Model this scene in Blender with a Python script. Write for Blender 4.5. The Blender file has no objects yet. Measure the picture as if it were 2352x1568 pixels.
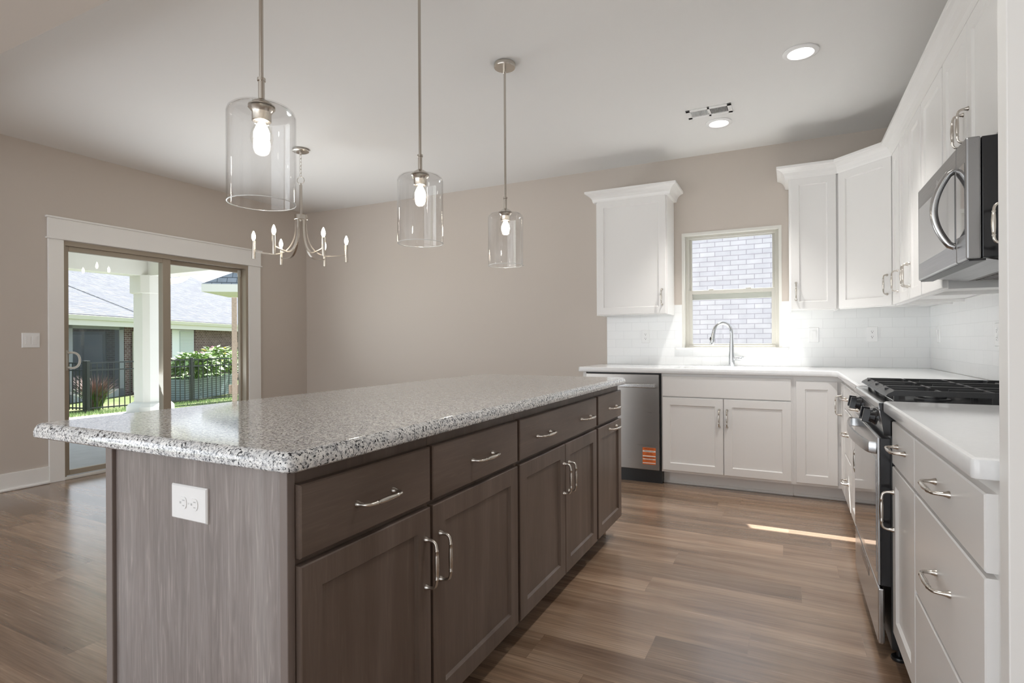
import bpy, bmesh, math, random
from mathutils import Vector, Matrix, Euler

S = bpy.context.scene
C = S.collection
PI = math.pi
V = Vector

# ------------------------------------------------------------------ camera
cam_d = bpy.data.cameras.new('camera')
cam_d.sensor_fit = 'HORIZONTAL'; cam_d.sensor_width = 36.0
cam_d.lens = 1269.25 / 2352 * 36.0
cam_d.clip_start = 0.02; cam_d.clip_end = 300
cam = bpy.data.objects.new('camera', cam_d); C.objects.link(cam)
YAW, ROLL = 0.4634, -0.0053
cam.matrix_world = (Matrix.Translation((0, 0, 1.128)) @ Matrix.Rotation(YAW, 4, 'Z')
                    @ Matrix.Rotation(PI / 2, 4, 'X') @ Matrix.Rotation(ROLL, 4, 'Z').inverted().inverted())
S.camera = cam

# ------------------------------------------------------------------ view, world, sun, added fill lamps
S.view_settings.view_transform = 'Standard'
S.view_settings.look = 'None'
S.view_settings.exposure = 0.22
S.view_settings.gamma = 1.0
S.view_settings.use_curve_mapping = False
cy = S.cycles
cy.use_denoising = True
cy.max_bounces = 12; cy.diffuse_bounces = 6; cy.glossy_bounces = 5; cy.transparent_max_bounces = 24
cy.caustics_reflective = False; cy.caustics_refractive = False
cy.sample_clamp_indirect = 6.0
cy.blur_glossy = 0.5

W = bpy.data.worlds.new('world'); S.world = W; W.use_nodes = True
wn = W.node_tree; wn.nodes.clear()
wo = wn.nodes.new('ShaderNodeOutputWorld'); wb = wn.nodes.new('ShaderNodeBackground')
tc = wn.nodes.new('ShaderNodeTexCoord'); sx = wn.nodes.new('ShaderNodeSeparateXYZ'); cr = wn.nodes.new('ShaderNodeValToRGB')
cr.color_ramp.elements[0].position = 0.0; cr.color_ramp.elements[0].color = (0.95, 0.97, 1.0, 1)
cr.color_ramp.elements[1].position = 0.7; cr.color_ramp.elements[1].color = (0.62, 0.78, 1.0, 1)
wn.links.new(tc.outputs['Generated'], sx.inputs[0]); wn.links.new(sx.outputs['Z'], cr.inputs[0])
wn.links.new(cr.outputs[0], wb.inputs[0]); wn.links.new(wb.outputs[0], wo.inputs[0])
wb.inputs[1].default_value = 1.5

sun_d = bpy.data.lights.new('sun', 'SUN'); sun_d.energy = 25.0; sun_d.angle = math.radians(0.6); sun_d.color = (1.0, 0.98, 0.95)
sun = bpy.data.objects.new('sun', sun_d); C.objects.link(sun)
sun.rotation_euler = V((0.365, -1.0, -1.315)).to_track_quat('-Z', 'Y').to_euler()

def area(name, loc, aim, sx_, sy_, power, col=(1, 1, 1)):
    d = bpy.data.lights.new(name, 'AREA'); d.shape = 'RECTANGLE'; d.size = sx_; d.size_y = sy_; d.energy = power; d.color = col
    o = bpy.data.objects.new(name, d); C.objects.link(o); o.location = loc
    o.rotation_euler = V(aim).to_track_quat('-Z', 'Y').to_euler()
    return o
# added fill lamps, out of view in the living-room end behind the camera
area('fill_behind_camera', (-2.2, -4.4, 1.5), (0.0, 1.0, 0.1), 5.4, 2.2, 34, (0.90, 0.955, 1.0))
area('floor_up_fill', (-2.2, -2.3, 0.04), (0.0, 0.25, 1.0), 5.2, 3.2, 135, (0.89, 0.95, 1.0))  # added lamp at floor level facing up, brightens the ceiling
area('fill_left_rear', (-5.25, -2.3, 1.5), (1.0, 0.35, 0.2), 2.6, 2.0, 40, (0.90, 0.955, 1.0))
# added lamp inside the sliding door, in place of bounce off patio and lawn
d_ = area('patio_door_fill', (-5.30, 3.3, 0.5), (1.0, 0.15, 0.75), 1.5, 0.8, 17, (0.90, 0.955, 1.0)); d_.data.spread = math.radians(105)

# ------------------------------------------------------------------ materials
M = {}
def nm(name):
    m = bpy.data.materials.new(name); m.use_nodes = True; M[name] = m
    nt = m.node_tree; nt.nodes.clear()
    out = nt.nodes.new('ShaderNodeOutputMaterial')
    return m, nt, out
def N(nt, t, **k):
    n = nt.nodes.new(t)
    for a, b in k.items(): setattr(n, a, b)
    return n
def L(nt, a, b): nt.links.new(a, b)
def ramp(nt, stops, interp='LINEAR'):
    r = N(nt, 'ShaderNodeValToRGB'); r.color_ramp.interpolation = interp
    e = r.color_ramp.elements
    while len(e) > 1: e.remove(e[0])
    e[0].position = stops[0][0]; e[0].color = (*stops[0][1], 1)
    for p, c in stops[1:]:
        x = e.new(p); x.color = (*c, 1)
    return r
def pbsdf(nt, out, col=(.8, .8, .8), rough=.5, metal=0., spec=.5, coat=0.):
    b = N(nt, 'ShaderNodeBsdfPrincipled')
    b.inputs['Base Color'].default_value = (*col, 1); b.inputs['Roughness'].default_value = rough
    b.inputs['Metallic'].default_value = metal; b.inputs['Specular IOR Level'].default_value = spec
    b.inputs['Coat Weight'].default_value = coat
    L(nt, b.outputs[0], out.inputs[0]); return b
def mapping(nt, scale=(1, 1, 1), coord='Object'):
    t = N(nt, 'ShaderNodeTexCoord'); m = N(nt, 'ShaderNodeMapping'); m.inputs['Scale'].default_value = scale
    L(nt, t.outputs[coord], m.inputs[0]); return m
def bump(nt, b, height, strength=.1, dist=.002):
    n = N(nt, 'ShaderNodeBump'); n.inputs['Strength'].default_value = strength; n.inputs['Distance'].default_value = dist
    L(nt, height, n.inputs['Height']); L(nt, n.outputs[0], b.inputs['Normal']); return n

def simple(name, col, rough=.5, metal=0., spec=.5, nscale=0, nstr=.05, coat=0., vary=0.):
    m, nt, out = nm(name); b = pbsdf(nt, out, col, rough, metal, spec, coat)
    if nscale:
        mp = mapping(nt); no = N(nt, 'ShaderNodeTexNoise'); no.inputs['Scale'].default_value = nscale; no.inputs['Detail'].default_value = 3
        L(nt, mp.outputs[0], no.inputs['Vector']); bump(nt, b, no.outputs['Fac'], nstr)
        if vary:
            r = ramp(nt, [(.3, tuple(c * (1 - vary) for c in col)), (.7, tuple(min(1, c * (1 + vary)) for c in col))])
            L(nt, no.outputs['Fac'], r.inputs[0]); L(nt, r.outputs[0], b.inputs['Base Color'])
    return m
simple('wall_paint', (.575, .520, .470), .75, nscale=220, nstr=.06, spec=.25)
simple('ceiling_paint', (.79, .785, .775), .85, nscale=260, nstr=.06, spec=.2)
simple('trim_white', (.85, .845, .83), .35, nscale=60, nstr=.015)
simple('cabinet_white', (.80, .79, .778), .3, nscale=40, nstr=.012, spec=.45)
simple('vinyl_beige', (.54, .525, .475), .4, nscale=50, nstr=.01)
simple('vinyl_tan', (.36, .31, .245), .45, nscale=50, nstr=.01)
simple('jamb_cream', (.72, .71, .665), .5, nscale=60, nstr=.02)
simple('plastic_white', (.83, .83, .83), .3, nscale=30, nstr=.005)
simple('slot_pale', (.5, .5, .5), .5)
simple('slot_dark', (.03, .03, .03), .6)
simple('nickel', (.60, .56, .51), .26, 1.0, nscale=300, nstr=.02)
simple('chrome', (.62, .64, .66), .16, 1.0, nscale=200, nstr=.01)
simple('black_gloss', (.012, .012, .014), .16, nscale=40, nstr=.01)
simple('black_satin', (.016, .016, .017), .35, nscale=80, nstr=.02)
simple('cast_iron', (.022, .023, .025), .42, nscale=350, nstr=.12)
simple('quartz_white', (.80, .808, .815), .12, spec=.5, nscale=90, nstr=.0, vary=.015)
simple('sink_white', (.82, .82, .81), .25, nscale=60, nstr=.01)
simple('dark_mirror', (.10, .10, .105), .06, 0.0, .9, nscale=30, nstr=.004, coat=1.0)
simple('oven_glass', (.42, .42, .42), .055, 1.0, nscale=7, nstr=.03)
simple('grease_filter', (.18, .17, .16), .45, .8, nscale=120, nstr=.3)
simple('sticker_orange', (.72, .16, .03), .5, nscale=50, nstr=.01)
simple('sticker_white', (.82, .80, .76), .5, nscale=50, nstr=.01)
simple('ink_dark', (.05, .02, .015), .6)
simple('concrete', (.38, .39, .41), .8, nscale=6, nstr=.1, vary=.06)
simple('porch_white', (.60, .59, .54), .6, nscale=20, nstr=.02)
simple('fence_black', (.03, .035, .035), .45, nscale=60, nstr=.03)
simple('lumber', (.30, .235, .175), .7, nscale=30, nstr=.1, vary=.15)
simple('pane_grey', (.30, .33, .40), .3)
simple('screen_dark', (.10, .11, .13), .8, nscale=60, nstr=.02)
simple('house_grey', (.22, .23, .26), .7, nscale=20, nstr=.02)
simple('leaf_green', (.27, .38, .15), .6, nscale=9, nstr=.05, vary=.45)
simple('leaf_dark', (.10, .20, .05), .6, nscale=9, nstr=.05, vary=.4)
simple('grass_red', (.16, .10, .085), .7, nscale=12, nstr=.02, vary=.5)
simple('flower_pink', (.75, .25, .45), .6)
simple('flower_yellow', (.85, .6, .06), .6)
simple('galvanised', (.30, .35, .36), .45, .3, nscale=10, nstr=.03, vary=.1)
simple('crate_white', (.70, .74, .80), .5, nscale=20, nstr=.02)
simple('bronze_red', (.35, .12, .08), .5)

def brushed(name, col, rough, axis):
    m, nt, out = nm(name); b = pbsdf(nt, out, col, rough, 1.0)
    sc = [260, 260, 260]; sc[axis] = 3
    mp = mapping(nt, sc); no = N(nt, 'ShaderNodeTexNoise'); no.inputs['Scale'].default_value = 1.0; no.inputs['Detail'].default_value = 2
    L(nt, mp.outputs[0], no.inputs['Vector']); bump(nt, b, no.outputs['Fac'], .03, .001)
    mr = N(nt, 'ShaderNodeMapRange'); mr.inputs['To Min'].default_value = rough * .8; mr.inputs['To Max'].default_value = rough * 1.25
    L(nt, no.outputs['Fac'], mr.inputs['Value']); L(nt, mr.outputs[0], b.inputs['Roughness'])
brushed('steel_brushed', (.34, .32, .30), .30, 0)
brushed('steel_bright', (.60, .60, .60), .28, 1)
brushed('steel_range', (.50, .50, .50), .22, 1)
brushed('steel_grey', (.33, .33, .335), .30, 1)

def emit(name, col, strength):
    m, nt, out = nm(name); e = N(nt, 'ShaderNodeEmission'); e.inputs[0].default_value = (*col, 1); e.inputs[1].default_value = strength
    L(nt, e.outputs[0], out.inputs[0])
emit('lamp_led', (1, .97, .92), 9)
emit('lamp_bulb', (1, .92, .80), 90)
emit('lamp_candle', (1, .88, .70), 60)

def glass(name, tint, ior, rough=.0, base=.0):
    m, nt, out = nm(name)
    t = N(nt, 'ShaderNodeBsdfTransparent'); t.inputs[0].default_value = (*tint, 1)
    g = N(nt, 'ShaderNodeBsdfGlossy'); g.inputs['Roughness'].default_value = rough
    f = N(nt, 'ShaderNodeFresnel'); f.inputs['IOR'].default_value = ior
    # only the faces that meet the air from outside mirror; the far side of the pane lets light out
    gm = N(nt, 'ShaderNodeNewGeometry'); iv = N(nt, 'ShaderNodeMath', operation='SUBTRACT'); iv.inputs[0].default_value = 1.0
    L(nt, gm.outputs['Backfacing'], iv.inputs[1])
    ml = N(nt, 'ShaderNodeMath', operation='MULTIPLY'); L(nt, f.outputs[0], ml.inputs[0]); L(nt, iv.outputs[0], ml.inputs[1]); f = ml
    mx = N(nt, 'ShaderNodeMixShader')
    if base:
        ad = N(nt, 'ShaderNodeMath', operation='ADD', use_clamp=True); ad.inputs[1].default_value = base
        L(nt, f.outputs[0], ad.inputs[0]); L(nt, ad.outputs[0], mx.inputs[0])
    else:
        L(nt, f.outputs[0], mx.inputs[0])
    L(nt, t.outputs[0], mx.inputs[1]); L(nt, g.outputs[0], mx.inputs[2]); L(nt, mx.outputs[0], out.inputs[0])
glass('pane_glass', (.97, .985, .98), 1.35)
glass('shade_glass', (.98, .98, .98), 1.5, .0, .028)
simple('rim_glint_white', (.75, .76, .76), .15, spec=.8)  # bright glint of the shade's rim put into a pale opaque colour
glass('bulb_glass', (.99, .985, .97), 1.3)

# floor: long vinyl planks running along X
def floor_mat():
    m, nt, out = nm('plank_floor'); b = pbsdf(nt, out, rough=.27, spec=.7, coat=.5); b.inputs['Coat Roughness'].default_value = .22
    mp = mapping(nt)
    sp = N(nt, 'ShaderNodeSeparateXYZ'); L(nt, mp.outputs[0], sp.inputs[0])
    dv_ = N(nt, 'ShaderNodeMath', operation='DIVIDE'); dv_.inputs[1].default_value = .178; L(nt, sp.outputs['Y'], dv_.inputs[0])
    fl_ = N(nt, 'ShaderNodeMath', operation='FLOOR'); L(nt, dv_.outputs[0], fl_.inputs[0])
    wn_ = N(nt, 'ShaderNodeTexWhiteNoise', noise_dimensions='1D'); L(nt, fl_.outputs[0], wn_.inputs['W'])
    ma = N(nt, 'ShaderNodeMath', operation='MULTIPLY_ADD'); ma.inputs[1].default_value = 1.22; L(nt, wn_.outputs['Value'], ma.inputs[0]); L(nt, sp.outputs['X'], ma.inputs[2])
    cb = N(nt, 'ShaderNodeCombineXYZ'); L(nt, ma.outputs[0], cb.inputs['X']); L(nt, sp.outputs['Y'], cb.inputs['Y'])
    br = N(nt, 'ShaderNodeTexBrick'); br.offset = 0; br.squash = 1; br.inputs['Scale'].default_value = 1.0
    br.inputs['Brick Width'].default_value = 1.22; br.inputs['Row Height'].default_value = .178
    br.inputs['Mortar Size'].default_value = .0007; br.inputs['Mortar Smooth'].default_value = .1; br.inputs['Bias'].default_value = 0
    br.inputs['Color1'].default_value = (0, 0, 0, 1); br.inputs['Color2'].default_value = (1, 1, 1, 1); br.inputs['Mortar'].default_value = (.0, .0, .0, 1)
    L(nt, cb.outputs[0], br.inputs['Vector'])
    # per-plank shift of the grain
    sc = N(nt, 'ShaderNodeVectorMath', operation='SCALE'); sc.inputs['Scale'].default_value = 23.0
    L(nt, br.outputs['Color'], sc.inputs[0])
    ad = N(nt, 'ShaderNodeVectorMath', operation='ADD'); L(nt, mp.outputs[0], ad.inputs[0]); L(nt, sc.outputs[0], ad.inputs[1])
    def grain(scale, noise, det, dist):
        g = N(nt, 'ShaderNodeMapping'); g.inputs['Scale'].default_value = scale; L(nt, ad.outputs[0], g.inputs[0])
        n = N(nt, 'ShaderNodeTexNoise'); n.inputs['Scale'].default_value = noise; n.inputs['Detail'].default_value = det; n.inputs['Distortion'].default_value = dist
        L(nt, g.outputs[0], n.inputs['Vector']); return n
    g1 = grain((.9, 10, 1), 1.0, 4, .6); g2 = grain((5, 150, 1), 1.0, 2, .2); g3 = grain((.5, 4.5, 1), 1.0, 2, .3)
    r1 = ramp(nt, [(.25, (.165, .100, .062)), (.45, (.275, .182, .122)), (.62, (.36, .252, .175)), (.8, (.43, .315, .23))])
    L(nt, g1.outputs['Fac'], r1.inputs[0])
    m2 = N(nt, 'ShaderNodeMix', data_type='RGBA', blend_type='OVERLAY'); m2.inputs['Factor'].default_value = .42
    L(nt, r1.outputs[0], m2.inputs['A'])
    r2 = ramp(nt, [(.3, (.25, .25, .25)), (.7, (.72, .72, .72))]); L(nt, g2.outputs['Fac'], r2.inputs[0]); L(nt, r2.outputs[0], m2.inputs['B'])
    m3 = N(nt, 'ShaderNodeMix', data_type='RGBA', blend_type='MULTIPLY'); m3.inputs['Factor'].default_value = 1
    r3 = ramp(nt, [(.0, (.84, .83, .82)), (1, (1.05, 1.04, 1.03))]); L(nt, br.outputs['Color'], r3.inputs[0])
    L(nt, m2.outputs['Result'], m3.inputs['A']); L(nt, r3.outputs[0], m3.inputs['B'])
    m4 = N(nt, 'ShaderNodeMix', data_type='RGBA', blend_type='MULTIPLY'); m4.inputs['Factor'].default_value = .8
    r4 = ramp(nt, [(.35, (.72, .70, .68)), (.6, (1.05, 1.04, 1.03))]); L(nt, g3.outputs['Fac'], r4.inputs[0])
    L(nt, m3.outputs['Result'], m4.inputs['A']); L(nt, r4.outputs[0], m4.inputs['B'])
    L(nt, m4.outputs['Result'], b.inputs['Base Color'])
    mr = N(nt, 'ShaderNodeMapRange'); mr.inputs['To Min'].default_value = .20; mr.inputs['To Max'].default_value = .30
    L(nt, g2.outputs['Fac'], mr.inputs['Value']); L(nt, mr.outputs[0], b.inputs['Roughness'])
    bump(nt, b, g2.outputs['Fac'], .08, .001)
floor_mat()

def granite_mat():
    m, nt, out = nm('granite'); b = pbsdf(nt, out, rough=.07, spec=.5)
    mp = mapping(nt)
    def noise(s, d=3, rgh=.55, off=0):
        n = N(nt, 'ShaderNodeTexNoise'); n.inputs['Scale'].default_value = s; n.inputs['Detail'].default_value = d; n.inputs['Roughness'].default_value = rgh
        mv = N(nt, 'ShaderNodeMapping'); mv.inputs['Location'].default_value = (off, off * .7, off * 1.3); L(nt, mp.outputs[0], mv.inputs[0])
        L(nt, mv.outputs[0], n.inputs['Vector']); return n
    base = ramp(nt, [(.35, (.60, .61, .625)), (.5, (.75, .755, .755)), (.65, (.85, .85, .84))]); L(nt, noise(55, 2).outputs['Fac'], base.inputs[0])
    g = ramp(nt, [(.52, (1, 1, 1)), (.60, (.42, .43, .45))]); L(nt, noise(135, 3, .6, 3).outputs['Fac'], g.inputs[0])
    k = ramp(nt, [(.585, (1, 1, 1)), (.63, (.035, .04, .05))]); L(nt, noise(170, 2, .5, 9).outputs['Fac'], k.inputs[0])
    f = ramp(nt, [(.60, (1, 1, 1)), (.66, (.25, .25, .27))]); L(nt, noise(330, 2, .5, 14).outputs['Fac'], f.inputs[0])
    cur = base.outputs[0]
    for r in (g, k, f):
        x = N(nt, 'ShaderNodeMix', data_type='RGBA', blend_type='MULTIPLY'); x.inputs['Factor'].default_value = 1
        L(nt, cur, x.inputs['A']); L(nt, r.outputs[0], x.inputs['B']); cur = x.outputs['Result']
    L(nt, cur, b.inputs['Base Color'])
granite_mat()

def wood_mat(name, axis, cols, contrast=.35):
    m, nt, out = nm(name); b = pbsdf(nt, out, rough=.38, spec=.4)
    s1 = [7, 7, 7]; s1[axis] = .9; s2 = [110, 110, 110]; s2[axis] = 7
    a = mapping(nt, s1); c = mapping(nt, s2)
    n1 = N(nt, 'ShaderNodeTexNoise'); n1.inputs['Scale'].default_value = 1; n1.inputs['Detail'].default_value = 4; n1.inputs['Distortion'].default_value = .9; L(nt, a.outputs[0], n1.inputs['Vector'])
    n2 = N(nt, 'ShaderNodeTexNoise'); n2.inputs['Scale'].default_value = 1; n2.inputs['Detail'].default_value = 2; L(nt, c.outputs[0], n2.inputs['Vector']); n2.inputs['Distortion'].default_value = 1.2
    r = ramp(nt, [(.3, cols[0]), (.5, cols[1]), (.72, cols[2])]); L(nt, n1.outputs['Fac'], r.inputs[0])
    r2 = ramp(nt, [(.35, (.42, .42, .42)), (.6, (.52, .52, .52)), (.72, (.66, .66, .66))]); L(nt, n2.outputs['Fac'], r2.inputs[0])
    x = N(nt, 'ShaderNodeMix', data_type='RGBA', blend_type='OVERLAY'); x.inputs['Factor'].default_value = contrast * 2
    L(nt, r.outputs[0], x.inputs['A']); L(nt, r2.outputs[0], x.inputs['B']); L(nt, x.outputs['Result'], b.inputs['Base Color'])
    bump(nt, b, n2.outputs['Fac'], .05, .001)
wc = [(.135, .105, .088), (.165, .130, .112), (.20, .160, .14)]
wood_mat('wood_end', 2, [(.20, .172, .160), (.245, .212, .200), (.30, .268, .255)], .5)  # island wood lightened for the end that faces the light
wd = [(.095, .068, .054), (.125, .092, .074), (.160, .122, .102)]  # same wood darkened for the fronts, turned from the light
wood_mat('wood_vert', 2, wd, .2)
wood_mat('wood_horiz', 1, wd, .2)
simple('wood_edge', (.185, .150, .135), .4, nscale=60, nstr=.02)

def tile_like(name, bw, rh, mortar, c1, c2, cm, rough, bstr, scale_v=(1, 1, 1), noise=0., offset=.5, bdist=.001):
    m, nt, out = nm(name); b = pbsdf(nt, out, rough=rough, spec=.5 if rough < .4 else .03)
    t = N(nt, 'ShaderNodeTexCoord'); s = N(nt, 'ShaderNodeSeparateXYZ'); L(nt, t.outputs['Object'], s.inputs[0])
    a = N(nt, 'ShaderNodeMath', operation='ADD'); L(nt, s.outputs['X'], a.inputs[0]); L(nt, s.outputs['Y'], a.inputs[1])
    c = N(nt, 'ShaderNodeCombineXYZ'); L(nt, a.outputs[0], c.inputs['X']); L(nt, s.outputs['Z'], c.inputs['Y'])
    mp = N(nt, 'ShaderNodeMapping'); mp.inputs['Scale'].default_value = scale_v; L(nt, c.outputs[0], mp.inputs[0])
    br = N(nt, 'ShaderNodeTexBrick'); br.offset = offset; br.inputs['Scale'].default_value = 1
    br.inputs['Brick Width'].default_value = bw; br.inputs['Row Height'].default_value = rh; br.inputs['Mortar Size'].default_value = mortar
    br.inputs['Mortar Smooth'].default_value = .15
    br.inputs['Color1'].default_value = (*c1, 1); br.inputs['Color2'].default_value = (*c2, 1); br.inputs['Mortar'].default_value = (*cm, 1)
    L(nt, mp.outputs[0], br.inputs['Vector'])
    col = br.outputs['Color']
    if noise:
        no = N(nt, 'ShaderNodeTexNoise'); no.inputs['Scale'].default_value = 6; no.inputs['Detail'].default_value = 5; L(nt, t.outputs['Object'], no.inputs['Vector'])
        r = ramp(nt, [(.3, (1 - noise,) * 3), (.7, (1 + noise * .4,) * 3)]); L(nt, no.outputs['Fac'], r.inputs[0])
        x = N(nt, 'ShaderNodeMix', data_type='RGBA', blend_type='MULTIPLY'); x.inputs['Factor'].default_value = 1
        L(nt, col, x.inputs['A']); L(nt, r.outputs[0], x.inputs['B']); col = x.outputs['Result']
    L(nt, col, b.inputs['Base Color'])
    iv = N(nt, 'ShaderNodeMath', operation='SUBTRACT'); iv.inputs[0].default_value = 1; L(nt, br.outputs['Fac'], iv.inputs[1])
    bump(nt, b, iv.outputs[0], bstr, bdist)
tile_like('subway_tile', .1524, .0762, .0012, (.80, .81, .81), (.82, .825, .825), (.71, .715, .715), .12, .4)
tile_like('pale_brick', .203, .0677, .005, (.43, .43, .465), (.49, .49, .51), (.30, .29, .32), .8, .3, noise=.10)  # pale grey bricks with darker mortar
tile_like('red_brick', .21, .072, .008, (.10, .062, .062), (.16, .105, .105), (.30, .28, .28), .85, .3, noise=.2)
tile_like('roof_shingle', .45, .064, .007, (.105, .107, .120), (.135, .137, .152), (.062, .064, .075), .9, .3, noise=.15)
tile_like('roof_shingle_dark', .33, .14, .012, (.16, .18, .20), (.22, .24, .26), (.06, .07, .08), .9, .3, noise=.1)
tile_like('blind_slats', 9.0, .05, .008, (.55, .60, .62), (.58, .63, .65), (.28, .32, .33), .5, .2)
tile_like('corrugated', 9.0, .07, .018, (.30, .36, .37), (.33, .39, .40), (.16, .20, .21), .5, .4)

def lawn_mat():
    m, nt, out = nm('lawn_grass'); b = pbsdf(nt, out, rough=.9, spec=.1)
    mp = mapping(nt); n1 = N(nt, 'ShaderNodeTexNoise'); n1.inputs['Scale'].default_value = .8; n1.inputs['Detail'].default_value = 8; n1.inputs['Roughness'].default_value = .75
    L(nt, mp.outputs[0], n1.inputs['Vector'])
    r = ramp(nt, [(.3, (.055, .080, .026)), (.48, (.090, .112, .042)), (.6, (.125, .125, .07)), (.75, (.155, .140, .095))]); L(nt, n1.outputs['Fac'], r.inputs[0]); L(nt, r.outputs[0], b.inputs['Base Color'])
    bump(nt, b, n1.outputs['Fac'], .6, .05)
lawn_mat()

# ------------------------------------------------------------------ object helpers
ORG = {}                                   # world origin of every root / part
def thing(name, label, cat, loc=(0, 0, 0), group=None, kind=None):
    o = bpy.data.objects.new(name, None); C.objects.link(o); o.empty_display_size = .05
    o.location = loc; o['label'] = label; o['category'] = cat
    if group: o['group'] = group
    if kind: o['kind'] = kind
    ORG[o.name] = V(loc); return o
def struct_root(name, loc=(0, 0, 0)):
    o = bpy.data.objects.new(name, None); C.objects.link(o); o.location = loc; o['kind'] = 'structure'; ORG[o.name] = V(loc); return o
def finish(bm, smooth):
    bmesh.ops.recalc_face_normals(bm, faces=bm.faces)
    if smooth:
        for f in bm.faces: f.smooth = True
def obj(name, bm, mat, parent=None, smooth=False, label=None, cat=None, group=None, kind=None, origin=None):
    finish(bm, smooth)
    o_ = ORG[parent.name] if parent else V(origin or (0, 0, 0))
    if o_.length: bmesh.ops.translate(bm, verts=bm.verts, vec=-o_)
    me = bpy.data.meshes.new(name); bm.to_mesh(me); bm.free()
    if smooth:
        me.set_sharp_from_angle(angle=math.radians(38))
        for p in me.polygons:
            if abs(p.normal.z) > .9995: p.use_smooth = False
    me.materials.append(M[mat] if isinstance(mat, str) else mat)
    o = bpy.data.objects.new(name, me); C.objects.link(o)
    if parent: o.parent = parent
    else: o.location = o_
    ORG[o.name] = o_
    if label: o['label'] = label
    if cat: o['category'] = cat
    if group: o['group'] = group
    if kind: o['kind'] = kind
    return o
def structure(name, bm, mat, parent=None, **k):
    return obj(name, bm, mat, parent, kind=None if parent else 'structure', **k)
def BM(): return bmesh.new()

def hexa(bm, P, bev=0, seg=2):
    vs = [bm.verts.new(p) for p in P]
    fs = [(0, 3, 2, 1), (4, 5, 6, 7), (0, 1, 5, 4), (1, 2, 6, 5), (2, 3, 7, 6), (3, 0, 4, 7)]
    F = [bm.faces.new([vs[i] for i in f]) for f in fs]
    if bev:
        ed = list({e for f in F for e in f.edges})
        bmesh.ops.bevel(bm, geom=ed, offset=bev, segments=seg, affect='EDGES', profile=.5)
    return vs
def box(bm, x0, x1, y0, y1, z0, z1, bev=0, seg=2):
    return hexa(bm, [(x0, y0, z0), (x1, y0, z0), (x1, y1, z0), (x0, y1, z0), (x0, y0, z1), (x1, y0, z1), (x1, y1, z1), (x0, y1, z1)], bev, seg)
def loft(bm, rings, cap0=True, cap1=True, closed=True):
    R = [[bm.verts.new(p) for p in r] for r in rings]
    n = len(R[0])
    for a, b in zip(R, R[1:]):
        for i in range(n if closed else n - 1):
            j = (i + 1) % n
            bm.faces.new((a[i], a[j], b[j], b[i]))
    if cap0: bm.faces.new(R[0][::-1])
    if cap1: bm.faces.new(R[-1])
    return R
def lathe(bm, prof, c=(0, 0, 0), seg=32, cap0=True, cap1=True, mtx=None):
    rings = []
    for r, z in prof:
        ring = []
        for i in range(seg):
            a = 2 * PI * i / seg; p = V((r * math.cos(a), r * math.sin(a), z))
            if mtx: p = mtx @ p
            ring.append(p + V(c))
        rings.append(ring)
    return loft(bm, rings, cap0, cap1)
def tube(bm, path, rad, seg=10, sx_=1.0, caps=True, up=None):
    P = [V(p) for p in path]; n = len(P)
    if not isinstance(rad, (list, tuple)): rad = [rad] * n
    T = []
    for i in range(n):
        a = P[max(0, i - 1)]; b = P[min(n - 1, i + 1)]; T.append((b - a).normalized())
    u = V(up) if up else (V((0, 0, 1)) if abs(T[0].z) < .9 else V((1, 0, 0)))
    rings = []
    for i in range(n):
        s = T[i].cross(u)
        if s.length < 1e-5: s = T[i].orthogonal()
        s.normalize(); w = s.cross(T[i]).normalized(); u = w if not up else V(up)
        rings.append([P[i] + (s * math.cos(2 * PI * k / seg) * sx_ + w * math.sin(2 * PI * k / seg)) * rad[i] for k in range(seg)])
    return loft(bm, rings, caps, caps)
def bez(p0, p1, p2, p3, n=12):
    p0, p1, p2, p3 = map(V, (p0, p1, p2, p3)); out = []
    for i in range(n + 1):
        t = i / n; out.append((1 - t) ** 3 * p0 + 3 * t * (1 - t) ** 2 * p1 + 3 * t * t * (1 - t) * p2 + t ** 3 * p3)
    return out

class Frame:
    """u along a run, n out from the wall, z up"""
    def __init__(s, o, u, n): s.o, s.u, s.n = V((o[0], o[1], 0)), V((u[0], u[1], 0)).normalized(), V((n[0], n[1], 0)).normalized()
    def p(s, u, n, z): return s.o + s.u * u + s.n * n + V((0, 0, z))
    def box(s, bm, u0, u1, n0, n1, z0, z1, bev=0, seg=2):
        return hexa(bm, [s.p(u0, n0, z0), s.p(u1, n0, z0), s.p(u1, n1, z0), s.p(u0, n1, z0), s.p(u0, n0, z1), s.p(u1, n0, z1), s.p(u1, n1, z1), s.p(u0, n1, z1)], bev, seg)
    def rect(s, u0, u1, z0, z1, n, i=0):
        return [s.p(u0 + i, n, z0 + i), s.p(u1 - i, n, z0 + i), s.p(u1 - i, n, z1 - i), s.p(u0 + i, n, z1 - i)]
    def shaker(s, bm, u0, u1, z0, z1, n0, t=.02, st=.057):
        loft(bm, [s.rect(u0, u1, z0, z1, n0), s.rect(u0, u1, z0, z1, n0 + t - .0025), s.rect(u0, u1, z0, z1, n0 + t, .0025),
                  s.rect(u0, u1, z0, z1, n0 + t, st), s.rect(u0, u1, z0, z1, n0 + t - .004, st + .0025), s.rect(u0, u1, z0, z1, n0 + t - .009, st + .006)])
    def slab(s, bm, u0, u1, z0, z1, n0, t=.02):
        loft(bm, [s.rect(u0, u1, z0, z1, n0), s.rect(u0, u1, z0, z1, n0 + t - .003), s.rect(u0, u1, z0, z1, n0 + t, .003)])

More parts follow.
